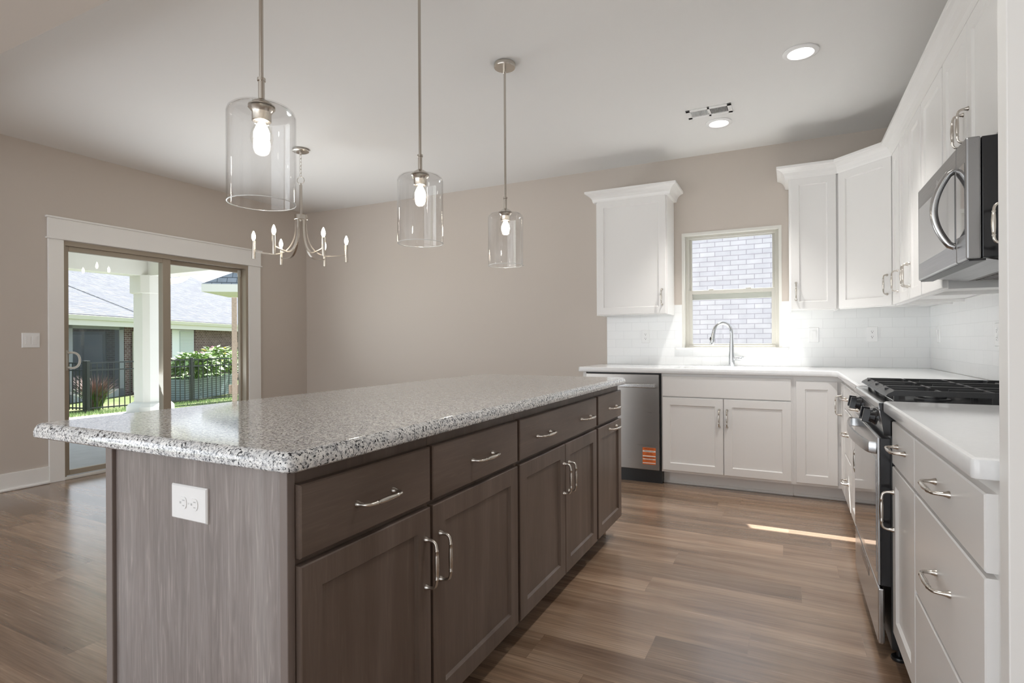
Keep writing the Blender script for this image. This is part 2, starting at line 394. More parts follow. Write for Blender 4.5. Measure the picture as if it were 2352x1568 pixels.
# arched bar pull, shared mesh: local x along the bar, local z out of the door
def pull_mesh():
    bm = BM()
    half = [(-.064, 0, .0088), (-.064, .003, .0086), (-.064, .007, .0066), (-.0638, .013, .0052), (-.063, .021, .0045), (-.0605, .0275, .0043), (-.056, .0318, .0043),
            (-.049, .0342, .0044), (-.041, .0352, .0045), (-.0385, .0353, .0058), (-.0365, .0353, .0058), (-.035, .0354, .0046), (-.025, .0356, .0056), (-.012, .0358, .0064), (0, .0359, .0066)]
    pts = half + [(-a, b, r) for a, b, r in half[-2::-1]]
    tube(bm, [(a, 0, b) for a, b, r in pts], [r for a, b, r in pts], 10, up=(0, 1, 0))
    finish(bm, True); me = bpy.data.meshes.new('pull'); bm.to_mesh(me); bm.free(); me.set_sharp_from_angle(angle=math.radians(50)); me.materials.append(M['nickel']); return me
PULL = pull_mesh()
def pull(f, u, n, z, vert, parent):
    o = bpy.data.objects.new('pull', PULL); C.objects.link(o); o.parent = parent
    x = V((0, 0, 1)) if vert else f.u.copy(); zz = f.n.copy(); y = zz.cross(x)
    o.matrix_local = Matrix.Translation(f.p(u, n, z) - ORG[parent.name]) @ Matrix((x, y, zz)).transposed().to_4x4()
    return o
def door(f, root, u0, u1, z0, z1, n0, mat, pu=None, pz=None, vert=True, name='door'):
    bm = BM(); f.shaker(bm, u0, u1, z0, z1, n0); d = obj(name, bm, mat, root)
    if pu is not None: pull(f, pu, n0 + .02, pz, vert, d)
    return d
def drawer(f, root, u0, u1, z0, z1, n0, mat, pus=(), pz=None, name='drawer'):
    bm = BM(); f.slab(bm, u0, u1, z0, z1, n0); d = obj(name, bm, mat, root)
    for u in pus: pull(f, u, n0 + .02, pz if pz else (z0 + z1) / 2, False, d)
    return d

def round_poly(P, r, seg=5):
    out = []; n = len(P)
    for i in range(n):
        a, b, c = V(P[i - 1]), V(P[i]), V(P[(i + 1) % n]); d1 = (a - b).normalized(); d2 = (c - b).normalized()
        ri = r[i] if isinstance(r, (list, tuple)) else r
        if ri <= 0: out.append(tuple(b)); continue
        ang = d1.angle(d2); t = ri / math.tan(ang / 2); ce = b + (d1 + d2).normalized() * ri / math.sin(ang / 2)
        s, e = b + d1 * t - ce, b + d2 * t - ce
        sa = math.atan2(s.y, s.x); da = (math.atan2(e.y, e.x) - sa + PI) % (2 * PI) - PI
        for k in range(seg + 1):
            q = sa + da * k / seg; out.append((ce.x + ri * math.cos(q), ce.y + ri * math.sin(q)))
    return out
def inset_poly(P, d):
    out = []; n = len(P)
    ar = sum(P[i][0] * P[(i + 1) % n][1] - P[(i + 1) % n][0] * P[i][1] for i in range(n)); sg = 1 if ar > 0 else -1
    for i in range(n):
        a, b, c = V(P[i - 1]), V(P[i]), V(P[(i + 1) % n]); e1 = (b - a).normalized(); e2 = (c - b).normalized()
        n1 = V((-e1.y, e1.x)) * sg; n2 = V((-e2.y, e2.x)) * sg; m = (n1 + n2); m /= max(1e-6, m.dot(m)) / 2
        out.append((b.x + m.x * d, b.y + m.y * d))
    return out
def slab_top(bm, P, prof, hole=None, hole_z=None):
    """countertop: edge profile [(inset, z)...] bottom to top, optional hole loop"""
    rings = [[(x, y, z) for x, y in inset_poly(P, i)] for i, z in prof]
    R = loft(bm, rings, not hole, not hole)
    if hole:
        z1 = prof[-1][1]; z0 = prof[0][1]
        H = loft(bm, [[(x, y, z0) for x, y in hole], [(x, y, z1) for x, y in hole]], False, False)
        for A, B in ((R[-1], H[1]), (R[0], H[0])):
            ed = []
            for loop in (A, B):
                for i in range(len(loop)):
                    e = bm.edges.get((loop[i], loop[(i + 1) % len(loop)])); ed.append(e)
            bmesh.ops.triangle_fill(bm, edges=ed, use_beauty=True)
def text(name, body, size, loc, mtx, mat, parent, ext=.0002):
    cu = bpy.data.curves.new(name, 'FONT'); cu.body = body; cu.size = size; cu.extrude = ext; cu.align_x = 'CENTER'; cu.align_y = 'CENTER'
    t = bpy.data.objects.new('tmp_text', cu); C.objects.link(t); bpy.context.view_layer.update()
    me = bpy.data.meshes.new_from_object(t.evaluated_get(bpy.context.evaluated_depsgraph_get()))
    bpy.data.objects.remove(t); bpy.data.curves.remove(cu)
    me.materials.clear(); me.materials.append(M[mat]); me.name = name
    o = bpy.data.objects.new(name, me); C.objects.link(o); o.parent = parent
    o.matrix_local = Matrix.Translation(V(loc) - ORG[parent.name]) @ mtx
    return o

# ------------------------------------------------------------------ dimensions
XL, XR, YB, H, YF = -5.37, .945, 5.02, 2.732, -4.6
FB = Frame((0, YB), (1, 0), (0, -1))          # back run: u = X
FR = Frame((XR, 0), (0, 1), (-1, 0))          # right run: u = Y
FI = Frame((-.895, 0), (0, 1), (1, 0))        # island cabinet face: u = Y
WX0, WX1, WZ0, WZ1 = -.834, -.044, 1.066, 2.067      # sink window opening
DY0, DY1, DZ = 2.43, 4.185, 1.98                     # sliding door opening

# ------------------------------------------------------------------ room shell
bm = BM(); box(bm, XL - .15, XR + .15, YF - .15, YB + .15, -.06, 0); structure('floor', bm, 'plank_floor')
bm = BM(); box(bm, XL - .15, XR + .15, YF - .15, YB + .15, H, H + .2); structure('ceiling', bm, 'ceiling_paint')
bm = BM()
box(bm, XL - .15, WX0, YB, YB + .15, 0, H); box(bm, WX1, XR + .15, YB, YB + .15, 0, H)
box(bm, WX0, WX1, YB, YB + .15, 0, WZ0); box(bm, WX0, WX1, YB, YB + .15, WZ1, H)
structure('wall_back', bm, 'wall_paint')
LW0, LW1 = -3.7, -.9                                   # living-room side window
bm = BM()
box(bm, XL - .15, XL, YF, LW0, 0, H); box(bm, XL - .15, XL, LW0, LW1, 0, .4); box(bm, XL - .15, XL, LW0, LW1, 2.5, H)
box(bm, XL - .15, XL, LW1, DY0, 0, H); box(bm, XL - .15, XL, DY1, YB, 0, H); box(bm, XL - .15, XL, DY0, DY1, DZ, H)
structure('wall_left', bm, 'wall_paint')
bm = BM(); box(bm, XR, XR + .15, YF, YB, 0, H); structure('wall_right', bm, 'wall_paint')
bm = BM()
box(bm, XL, -4.9, YF - .15, YF, 0, H); box(bm, .5, XR, YF - .15, YF, 0, H); box(bm, -4.9, .5, YF - .15, YF, 0, .35); box(bm, -4.9, .5, YF - .15, YF, 2.55, H)
structure('wall_front', bm, 'wall_paint')
# header between kitchen and living room, its painted underside shows at the top left
bm = BM(); box(bm, XL, XR, .55, 1.205, 2.44, H); structure('ceiling_beam', bm, 'wall_paint')
# baseboards with shoe moulding
def baseboard(name, x0, x1, y0, y1, dx, dy):
    bm = BM()
    if dx: box(bm, x0, x0 + dx * .015, y0, y1, 0, .138, .003); box(bm, x0 + dx * .0, x0 + dx * .03, y0, y1, 0, .019, .006)
    else: box(bm, x0, x1, y0 + dy * .015, y0, 0, .138, .003); box(bm, x0, x1, y0 + dy * .03, y0, 0, .019, .006)
    structure(name, bm, 'trim_white', smooth=False)
def bx(bm, a, b, c): box(bm, *sorted(a), *sorted(b), *sorted(c))
bm = BM(); box(bm, XL, XL + .015, YF, 2.325, 0, .138, .003); box(bm, XL, XL + .03, YF, 2.325, 0, .02, .007); structure('baseboard_left', bm, 'trim_white')
bm = BM(); box(bm, XL, XL + .015, 4.335, YB, 0, .138, .003); box(bm, XL, XL + .03, 4.335, YB, 0, .02, .007); structure('baseboard_corner', bm, 'trim_white')
bm = BM(); box(bm, XL + .03, -1.54, YB - .015, YB, 0, .138, .003); box(bm, XL + .03, -1.54, YB - .03, YB, 0, .02, .007); structure('baseboard_back', bm, 'trim_white')
# door casing: two legs, head board, cap and fillet
bm = BM()
box(bm, XL, XL + .02, 2.325, 2.432, 0, 1.985, .002); box(bm, XL, XL + .02, 4.185, 4.335, 0, 1.985, .002)
box(bm, XL, XL + .024, 2.322, 4.338, 1.995, 2.155, .002)
box(bm, XL, XL + .034, 2.31, 4.35, 1.985, 1.999, .004); box(bm, XL, XL + .036, 2.308, 4.352, 2.155, 2.171, .004)
structure('trim_1', bm, 'trim_white')

# ------------------------------------------------------------------ sliding patio door
dr = struct_root('door_1', (XL, 2.43, 0))
bm = BM()
box(bm, XL - .12, XL + .004, DY0, DY0 + .02, .02, DZ); box(bm, XL - .12, XL + .004, DY1 - .03, DY1, .02, DZ); box(bm, XL - .12, XL + .004, DY0 + .02, DY1 - .03, DZ - .035, DZ)
box(bm, XL - .13, XL + .012, DY0 + .001, DY1 - .001, 0, .0195, .003)
obj('door_frame', bm, 'vinyl_tan', dr)
bm = BM(); box(bm, XL + .005, XL + .022, DY0, DY1, 0, .026, .006); obj('threshold', bm, 'jamb_cream', dr)
def panel(name, x0, x1, y0, y1, z0, z1, st, top, bot, stiler=None):
    bm = BM(); sr = stiler or st
    box(bm, x0, x1, y0, y0 + st, z0, z1, .003); box(bm, x0, x1, y1 - sr, y1, z0, z1, .003)
    box(bm, x0, x1, y0 + st, y1 - sr, z1 - top, z1, .003); box(bm, x0, x1, y0 + st, y1 - sr, z0, z0 + bot, .003)
    p = obj(name, bm, 'vinyl_tan', dr)
    bm = BM(); box(bm, (x0 + x1) / 2 - .003, (x0 + x1) / 2 + .003, y0 + st - .004, y1 - sr + .004, z0 + bot - .004, z1 - top + .004); obj('glass', bm, 'pane_glass', p)
    return p
sl = panel('sliding_panel', XL - .055, XL - .015, DY0 + .02, 3.335, .03, DZ - .035, .030, .042, .042, .075)
panel('fixed_panel', XL - .105, XL - .065, 3.27, DY1 - .028, .03, DZ - .035, .07, .042, .042, .022)
bm = BM(); box(bm, XL - .016, XL - .004, 2.437, 2.468, .905, 1.075, .005)
tube(bm, bez((XL - .004, 2.465, 1.05), (XL + .03, 2.50, 1.065), (XL + .035, 2.535, 1.045), (XL + .035, 2.535, .99), 8) + bez((XL + .035, 2.535, .99), (XL + .035, 2.535, .935), (XL + .03, 2.50, .915), (XL - .004, 2.465, .93), 8)[1:], .009, 8)
obj('handle', bm, 'vinyl_beige', sl, smooth=True)
bm = BM(); box(bm, XL - .064, XL - .05, 4.10, 4.135, 1.86, 1.93, .003); obj('latch_bumper', bm, 'vinyl_beige', dr)

# ------------------------------------------------------------------ sink window
wr = struct_root('window_1', (WX0, YB, WZ0))
bm = BM(); t = .022
box(bm, WX0, WX0 + t, YB - .004, YB + .15, WZ0, WZ1); box(bm, WX1 - t, WX1, YB - .004, YB + .15, WZ0, WZ1); box(bm, WX0 + t, WX1 - t, YB - .004, YB + .15, WZ1 - t, WZ1)
obj('jamb', bm, 'jamb_cream', wr)
bm = BM(); box(bm, WX0 - .052, WX1 + .046, YB - .035, YB + .03, WZ0 - .02, WZ0, .004); box(bm, WX0 + t, WX1 - t, YB + .03, YB + .15, WZ0 - .02, WZ0 + .002); obj('window_sill', bm, 'trim_white', wr)
f0, f1 = WX0 + t, WX1 - t; zt = WZ1 - t; zm = 1.555
bm = BM()
box(bm, f0, f0 + .028, YB + .05, YB + .13, WZ0, zt, .002); box(bm, f1 - .028, f1, YB + .05, YB + .13, WZ0, zt, .002); box(bm, f0 + .028, f1 - .028, YB + .05, YB + .13, zt - .022, zt, .002); box(bm, f0 + .028, f1 - .028, YB + .05, YB + .13, WZ0, WZ0 + .02, .002)
obj('window_frame', bm, 'vinyl_beige', wr)
def sash(name, y0, y1, z0, z1, st, top, bot):
    bm = BM(); a, b = f0 + .022, f1 - .022
    box(bm, a, a + st, y0, y1, z0, z1, .002); box(bm, b - st, b, y0, y1, z0, z1, .002); box(bm, a + st, b - st, y0, y1, z1 - top, z1, .002); box(bm, a + st, b - st, y0, y1, z0, z0 + bot, .002)
    s = obj(name, bm, 'vinyl_beige', wr)
    bm = BM(); box(bm, a + st - .003, b - st + .003, (y0 + y1) / 2 - .002, (y0 + y1) / 2 + .002, z0 + bot - .003, z1 - top + .003); obj('glass', bm, 'pane_glass', s); return s
us = sash('upper_sash', YB + .095, YB + .122, zm - .068, zt - .006, .028, .022, .078)
ls = sash('lower_sash', YB + .062, YB + .09, WZ0 + .012, zm + .012, .034, .033, .022)
for x in (-.60, -.30):
    bm = BM(); box(bm, x - .022, x + .022, YB + .066, YB + .088, zm + .012, zm + .022, .004); obj('sash_latch', bm, 'vinyl_beige', ls)

# ------------------------------------------------------------------ backsplash tile
bm = BM(); tt = .008
box(bm, -1.512, WX0 - .0, YB - tt, YB, .914, 1.443); box(bm, WX1, XR, YB - tt, YB, .914, 1.443); box(bm, WX0, WX1, YB - tt, YB, .914, WZ0 - .02)
obj('backsplash', bm, 'subway_tile', label='white subway tile backsplash on the back wall around the sink window', cat='tile')
bm = BM(); box(bm, XR - tt, XR, 1.245, YB - tt, .914, 1.3685); obj('backsplash', bm, 'subway_tile', label='white subway tile backsplash on the right wall behind the gas range', cat='tile')

# ------------------------------------------------------------------ wall plates
def plate(name, label, cat, f, u, z, n, w, h, kind, group=None):
    r = thing(name, label, cat, f.p(u, n, z), group=group)
    bm = BM(); loft(bm, [f.rect(u - w / 2, u + w / 2, z - h / 2, z + h / 2, n), f.rect(u - w / 2, u + w / 2, z - h / 2, z + h / 2, n + .003), f.rect(u - w / 2, u + w / 2, z - h / 2, z + h / 2, n + .006, .003)]); obj('cover_plate', bm, 'plastic_white', r)
    nn = n + .006
    if kind == 'rocker' or kind == 'rocker2':
        for du in ((0,) if kind == 'rocker' else (-.023, .023)):
            bm = BM(); f.box(bm, u + du - .0165, u + du + .0165, nn - .002, nn + .0006, z - .0335, z + .0335); obj('bezel', bm, 'trim_white', r)
            bm = BM(); hexa(bm, [f.p(u + du - .0145, nn, z - .031), f.p(u + du + .0145, nn, z - .031), f.p(u + du + .0145, nn + .002, z - .031), f.p(u + du - .0145, nn + .002, z - .031),
                                 f.p(u + du - .0145, nn, z + .031), f.p(u + du + .0145, nn, z + .031), f.p(u + du + .0145, nn + .006, z + .031), f.p(u + du - .0145, nn + .006, z + .031)]); obj('rocker', bm, 'plastic_white', r)
    else:
        hz = kind == 'outlet_h'
        for s in (-1, 1):
            cu, cz = (u + s * .0195, z) if hz else (u, z + s * .0195)
            a, b = (.0135, .0165)
            pts = []
            for i in range(16):
                q = 2 * PI * i / 16; x = math.cos(q); y = math.sin(q)
                x = max(-.82, min(.82, x)); pu, pz = (y * .0155, x * .0185) if hz else (x * .0185, y * .0155)
                pts.append((cu + (x * .0165 if not hz else y * .0145), cz + (y * .0145 if not hz else x * .0165)))
            bm = BM(); loft(bm, [[f.p(x, nn - .001, y) for x, y in pts], [f.p(x, nn + .0015, y) for x, y in pts]]); face = obj('receptacle', bm, 'plastic_white', r)
            bm = BM()
            for du, dz, wu, wz in ((-.006, .004, .0011, .004), (.006, .004, .0011, .0032), (0, -.0065, .0024, .0026)):
                if hz: du, dz, wu, wz = dz, -du, wz, wu
                f.box(bm, cu + du - wu, cu + du + wu, nn + .001, nn + .0018, cz + dz - wz, cz + dz + wz)
            obj('slots', bm, 'slot_pale' if hz else 'slot_dark', face)
        bm = BM(); f.box(bm, u - .002, u + .002, nn - .001, nn + .001, z - .002, z + .002); obj('screw', bm, 'plastic_white', r)
    return r
FL = Frame((XL, 0), (0, 1), (1, 0))
plate('light_switch', 'white double rocker light switch on the taupe wall left of the patio door', 'switch', FL, 2.213, 1.158, 0, .117, .117, 'rocker2')
plate('power_outlet', 'white duplex outlet on tile left of the sink window', 'outlet', FB, -1.152, 1.166, tt, .072, .117, 'outlet')
plate('light_switch', 'white single rocker switch on tile right of the sink window', 'switch', FB, .183, 1.167, tt, .072, .117, 'rocker')
plate('power_outlet', 'white duplex outlet on back-wall tile near the corner', 'outlet', FB, .575, 1.168, tt, .072, .117, 'outlet')
plate('light_switch', 'white switch plate on right-wall tile close to the corner, seen edge-on', 'switch', FR, 4.75, 1.162, tt, .072, .117, 'rocker')
plate('power_outlet', 'white outlet on right-wall tile behind the gas range', 'outlet', FR, 3.545, 1.150, tt, .072, .117, 'outlet')

# ------------------------------------------------------------------ base cabinets
BN = .605                                   # face frame plane, out from the wall
def carcass(f, root, u0, u1, mat, toe=True, z1=.874, toe_u=None):
    bm = BM(); f.box(bm, u0, u1, .004, BN, .102, z1); obj('body', bm, mat, root)
    if toe:
        a, b = toe_u or (u0, u1)
        bm = BM(); f.box(bm, a, b, BN - .095, BN - .083, 0, .104); f.box(bm, a, b, BN - .084, BN - .068, 0, .019, .003); obj('toe_kick', bm, mat, root)
cw = 'cabinet_white'
r = thing('base_cabinet', 'white sink base cabinet with two doors under the window', 'cabinet', (-.43, 4.7, 0))
carcass(FB, r, -.893, .0295, cw)
bm = BM(); FB.slab(bm, -.883, .018, .695, .852, BN); obj('false_front', bm, cw, r)
door(FB, r, -.883, -.437, .12, .687, BN, cw, -.464, .544); door(FB, r, -.432, .018, .12, .687, BN, cw, -.409, .544)

r = thing('corner_base_cabinet', 'white corner base cabinet with an L-shaped fold door left of the range', 'cabinet', (.6, 4.7, 0))
bm = BM()
P = [(.03, YB - .004), (.03, YB - BN), (XR - BN, YB - BN), (XR - BN, 4.108), (XR - .004, 4.108), (XR - .004, YB - .004)]
loft(bm, [[(x, y, .102) for x, y in P], [(x, y, .874) for x, y in P]]); obj('body', bm, cw, r)
bm = BM(); FB.box(bm, .03, .43, BN - .095, BN - .083, 0, .104); FB.box(bm, .03, .43, BN - .084, BN - .068, 0, .019, .005); FR.box(bm, 4.108, 4.51, BN - .095, BN - .083, 0, .104); FR.box(bm, 4.108, 4.51, BN - .084, BN - .068, 0, .019, .005); obj('toe_kick', bm, cw, r)
door(FB, r, .048, .303, .12, .838, BN, cw)
door(FR, r, 4.12, 4.388, .12, .838, BN, cw, 4.325, .684)

r = thing('base_cabinet', 'white three-drawer base cabinet between corner unit and range', 'cabinet', (.64, 3.9, 0))
carcass(FR, r, 3.7185, 4.1075, cw)
for z0, z1, pz in ((.695, .84, .765), (.412, .685, .55), (.12, .402, .26)): drawer(FR, r, 3.735, 4.092, z0, z1, BN, cw, (3.915,), pz)
r = thing('base_cabinet', 'white base cabinet with drawer over door, directly beyond the range', 'cabinet', (.64, 3.4, 0))
carcass(FR, r, 3.078, 3.718, cw)
drawer(FR, r, 3.09, 3.705, .695, .84, BN, cw, (3.4,), .765); door(FR, r, 3.09, 3.705, .12, .685, BN, cw, 3.13, .544)
r = thing('base_cabinet', 'white narrow base cabinet with drawer over door, on the near side of the range', 'cabinet', (.64, 2.1, 0))
carcass(FR, r, 1.9185, 2.303, cw)
drawer(FR, r, 1.925, 2.297, .70, .845, BN, cw, (2.12,), .775); door(FR, r, 1.925, 2.297, .115, .69, BN, cw, 2.268, .542)
r = thing('base_cabinet', 'white three-drawer base cabinet nearest the camera under the short worktop', 'cabinet', (.64, 1.58, 0))
carcass(FR, r, 1.245, 1.918, cw)
for z0, z1, pz in ((.70, .845, .782), (.415, .69, .56), (.115, .405, .27)): drawer(FR, r, 1.292, 1.915, z0, z1, BN, cw, (1.597,), pz)

# ------------------------------------------------------------------ white quartz worktops
prof_q = [(.006, .874), (.0015, .8765), (0, .881), (0, .905), (.002, .911), (.008, .914)]
bm = BM()
P = [(-1.568, YB - tt), (-1.568, 4.372), (.295, 4.372), (.295, 3.076), (XR - tt, 3.076), (XR - tt, YB - tt)]
P = round_poly(P, [0, .014, .07, .012, 0, 0], 6)
SX0, SX1, SY0, SY1 = -.81, -.06, 4.455, 4.815
hole = round_poly([(SX0, SY0), (SX1, SY0), (SX1, SY1), (SX0, SY1)], .04, 5)
slab_top(bm, P, prof_q, hole); obj('countertop', bm, 'quartz_white', smooth=True, origin=(0, 4.7, .874), label='white L-shaped quartz worktop around the sink, running into the corner', cat='countertop')
bm = BM(); P = round_poly([(.295, 2.303), (.295, 1.262), (XR - tt, 1.262), (XR - tt, 2.303)], [.012, .012, 0, 0], 5)
slab_top(bm, P, prof_q); obj('countertop', bm, 'quartz_white', smooth=True, origin=(.6, 1.8, .874), label='short white quartz worktop beside the range, nearest the camera', cat='countertop')
# sink
r = thing('kitchen_sink', 'white undermount sink in the worktop under the window', 'sink', (-.435, 4.64, .67))
bm = BM(); o_ = round_poly([(SX0 - .008, SY0 - .008), (SX1 + .008, SY0 - .008), (SX1 + .008, SY1 + .008), (SX0 - .008, SY1 + .008)], .045, 5); i_ = round_poly([(SX0, SY0), (SX1, SY0), (SX1, SY1), (SX0, SY1)], .04, 5); b_ = round_poly([(SX0 + .02, SY0 + .02), (SX1 - .02, SY0 + .02), (SX1 - .02, SY1 - .02), (SX0 + .02, SY1 - .02)], .04, 5)
loft(bm, [[(x, y, .66) for x, y in o_], [(x, y, .8735) for x, y in o_], [(x, y, .8735) for x, y in i_], [(x, y, .70) for x, y in i_], [(x, y, .675) for x, y in b_]]); obj('basin', bm, 'sink_white', r, smooth=True)
bm = BM(); lathe(bm, [(.045, .676), (.045, .68), (.03, .681), (.02, .678)], (-.435, 4.64, 0), 20); obj('drain', bm, 'chrome', r, smooth=True)
# faucet
r = thing('faucet', 'brushed chrome gooseneck faucet with pull-down head behind the sink', 'faucet', (-.417, 4.885, .914))
c = V((-.417, 4.885, 0)); dv = V((-.92, -.38, 0)).normalized()
bm = BM(); tube(bm, [c + V((0, 0, z)) for z in (.9145, .918, .922, .97, 1.02, 1.06, 1.10, 1.13)], [.027, .027, .0235, .0235, .0215, .019, .0165, .0155], 20); obj('body', bm, 'chrome', r, smooth=True)
arc = [c + V((0, 0, 1.125)), c + V((0, 0, 1.16)), c + V((0, 0, 1.19))]
R_ = .072
for k in range(1, 15):
    a = PI * k / 14 * .95; arc.append(c + dv * (R_ - R_ * math.cos(a)) + V((0, 0, 1.19 + R_ * 1.12 * math.sin(a))))
arc.append(arc[-1] + dv * .004 + V((0, 0, -.02)))
bm = BM(); tube(bm, arc, .0135, 14); obj('spout', bm, 'chrome', r, smooth=True)
e = arc[-1]; dn = (V((0, 0, -1)) + dv * .12).normalized()
bm = BM(); tube(bm, [e, e + dn * .01, e + dn * .05, e + dn * .085, e + dn * .09], [.0145, .0155, .017, .0195, .017], 14); h = obj('spray_head', bm, 'chrome', r, smooth=True)
bm = BM(); q = e + dn * .04 + dv * .0; tube(bm, [q + dv * .0165 + dn * -.014, q + dv * .019, q + dv * .0185 + dn * .014], [.004, .007, .004], 8); obj('spray_button', bm, 'black_satin', h, smooth=True)
bm = BM(); z = .978; hp = [c + V((.012, -.0, z)), c + V((.04, -.002, z)), c + V((.05, -.002, z)), c + V((.075, -.003, z)), c + V((.078, -.003, z))]
tube(bm, hp, [.0125, .0125, .0145, .0145, .012], 12); tube(bm, [c + V((.06, -.002, z)), c + V((.066, -.02, z + .008)), c + V((.09, -.05, z + .014))], [.0055, .0055, .004], 8); obj('lever', bm, 'chrome', r, smooth=True)

# ------------------------------------------------------------------ dishwasher and its end panel
bm = BM(); FB.box(bm, -1.540, -1.512, .004, .605, 0, .873, .001); obj('end_panel', bm, cw, label='narrow white end panel at the left side of the dishwasher', cat='panel')
r = thing('dishwasher', 'stainless steel dishwasher with bar handle and orange sticker', 'dishwasher', (-1.2, 4.7, 0))
bm = BM(); FB.box(bm, -1.510, -.895, .01, .59, .0, .872); obj('tub', bm, 'black_satin', r)
bm = BM(); FB.box(bm, -1.510, -.897, .50, .545, .0, .105); obj('toe_kick', bm, 'black_satin', r)
bm = BM(); FB.box(bm, -1.503, -.906, .59, .635, .108, .862, .004); dd = obj('door', bm, 'steel_brushed', r)
bm = BM(); FB.box(bm, -1.475, -.933, .665, .68, .760, .789, .004); FB.box(bm, -1.475, -1.45, .634, .668, .762, .787); FB.box(bm, -.958, -.933, .634, .668, .762, .787); obj('handle', bm, 'steel_bright', dd)
st = BM(); FB.box(st, -1.038, -.934, .6345, .6356, .152, .284); stk = obj('warning_sticker', st, 'sticker_orange', dd)
bm = BM()
for a, b in ((.249, .262), (.213, .221), (.189, .197), (.160, .166)): FB.box(bm, -1.036, -.936, .6352, .6360, a, b)
obj('sticker_bands', bm, 'sticker_white', stk)
mt = Matrix.Rotation(PI / 2, 4, 'X')
for body, sz, z in (('IMPORTANT!', .0125, .2735), ('REGISTER NOW', .0105, .2555), ('CALL 1-800', .0085, .2415), ('OR VISIT ONLINE', .0075, .231), ('IMPORTANTE!', .0125, .2045), ('REGISTRE AHORA', .0075, .193), ('LLAME O VISITE', .0075, .180)):
    text('sticker_text', body, sz, FB.p(-.986, .6362, z), mt, 'ink_dark', stk)

# ------------------------------------------------------------------ upper cabinets
UN, UZ0, UZ1 = .305, 1.352, 2.38
def upper(label, f, u0, u1, doors, z0=UZ0, z1=UZ1, pz=None, n1=UN, loc=None):
    r = thing('wall_cabinet', label, 'cabinet', f.p((u0 + u1) / 2, .15, z0))
    bm = BM(); f.box(bm, u0, u1, .004, n1, z0 + .018, z1); f.box(bm, u0, u0 + .016, .004, n1, z0, z0 + .018); f.box(bm, u1 - .016, u1, .004, n1, z0, z0 + .018); f.box(bm, u0 + .016, u1 - .016, n1 - .02, n1, z0, z0 + .018)
    obj('body', bm, cw, r)
    for d0, d1, pu in doors: door(f, r, d0, d1, z0 + .006, 2.352, n1, cw, pu, pz or (z0 + .143))
    return r
def crown(bm, path, prof):
    """sweep (out, z) profile along an open plan polyline, mitred; outside is on the right of travel"""
    P = [V(p) for p in path]; n = len(P); ms = []
    for i in range(n):
        e1 = (P[i] - P[i - 1]).normalized() if i else None; e2 = (P[i + 1] - P[i]).normalized() if i < n - 1 else None
        n1 = V((e1.y, -e1.x)) if e1 else None; n2 = V((e2.y, -e2.x)) if e2 else None
        m = n1 if n2 is None else n2 if n1 is None else (n1 + n2) * (2 / (n1 + n2).dot(n1 + n2))
        ms.append(m)
    loft(bm, [[(P[i].x + ms[i].x * a, P[i].y + ms[i].y * a, z) for a, z in prof] for i in range(n)])
prof_c = [(.0, 2.346), (.0225, 2.346), (.026, 2.356), (.030, 2.372), (.039, 2.390), (.052, 2.404), (.066, 2.412), (.078, 2.416), (.082, 2.420), (.082, 2.437), (.0, 2.437)]
lc = upper('white single-door wall cabinet hung left of the sink window', FB, -1.515, -.899, [(-1.503, -.911, -.942)])
bm = BM(); crown(bm, [(-1.515, YB - .002), (-1.515, YB - UN), (-.899, YB - UN), (-.899, YB - .002)], prof_c)
bmesh.ops.reverse_faces(bm, faces=bm.faces); obj('crown', bm, cw, lc)
upper('white narrow wall cabinet right of the sink window', FB, .008, .3355, [(.020, .320, .055)])
# diagonal corner unit
r = thing('corner_wall_cabinet', 'white diagonal corner wall cabinet with one wide door', 'cabinet', (.7, 4.8, UZ0))
A, B = V((.336, YB - UN)), V((XR - UN, 4.41))
P = [(.336, YB - .004), (A.x, A.y), (B.x, B.y), (XR - .004, 4.41), (XR - .004, YB - .004)]
bm = BM(); loft(bm, [[(x, y, UZ0 + .018) for x, y in P], [(x, y, UZ1) for x, y in P]])
u_ = (B - A).normalized(); FD = Frame(A, u_, (-u_.y * -1 * -1, u_.x * -1)) if False else Frame(A, u_, (u_.y, -u_.x))
wd_ = (B - A).length
FD.box(bm, .004, wd_ - .004, -.02, 0, UZ0, UZ0 + .018); obj('body', bm, cw, r)
door(FD, r, .014, wd_ - .014, UZ0 + .006, 2.352, 0, cw, wd_ - .045, 1.495)
upper('white narrow wall cabinet beside the diagonal corner unit', FR, 4.1435, 4.4095, [(4.157, 4.398, 4.185)])
upper('white two-door wall cabinet between corner and microwave', FR, 3.52, 4.143, [(3.838, 4.133, 3.866), (3.530, 3.833, 3.805)])
upper('white single-door wall cabinet just beyond the microwave', FR, 3.073, 3.5195, [(3.085, 3.508, 3.115)])
upper('white two-door wall cabinet above the microwave', FR, 2.308, 3.071, [(2.692, 3.06, 2.735), (2.318, 2.688, 2.665)], z0=1.80)
upper('white wall cabinet on the near side of the microwave', FR, 1.245, 2.306, [(1.775, 2.297, 2.25), (1.255, 1.770, 1.30)])
bm = BM(); crown(bm, [(.008, YB - .002), (.008, YB - UN), (A.x, A.y), (B.x, B.y), (XR - UN, 1.245)], prof_c)
bmesh.ops.reverse_faces(bm, faces=bm.faces)
obj('crown_molding', bm, cw, label='white crown moulding along the tops of the corner and right-wall cabinets', cat='molding', origin=(.6, 4.4, 2.38))
# tall end panel at the picture's right edge
bm = BM(); box(bm, .328, XR - .002, 1.196, 1.240, 0, 2.44, .002); obj('tall_end_panel', bm, 'trim_white', label='tall white end panel closing the cabinet run at the right edge', cat='panel')

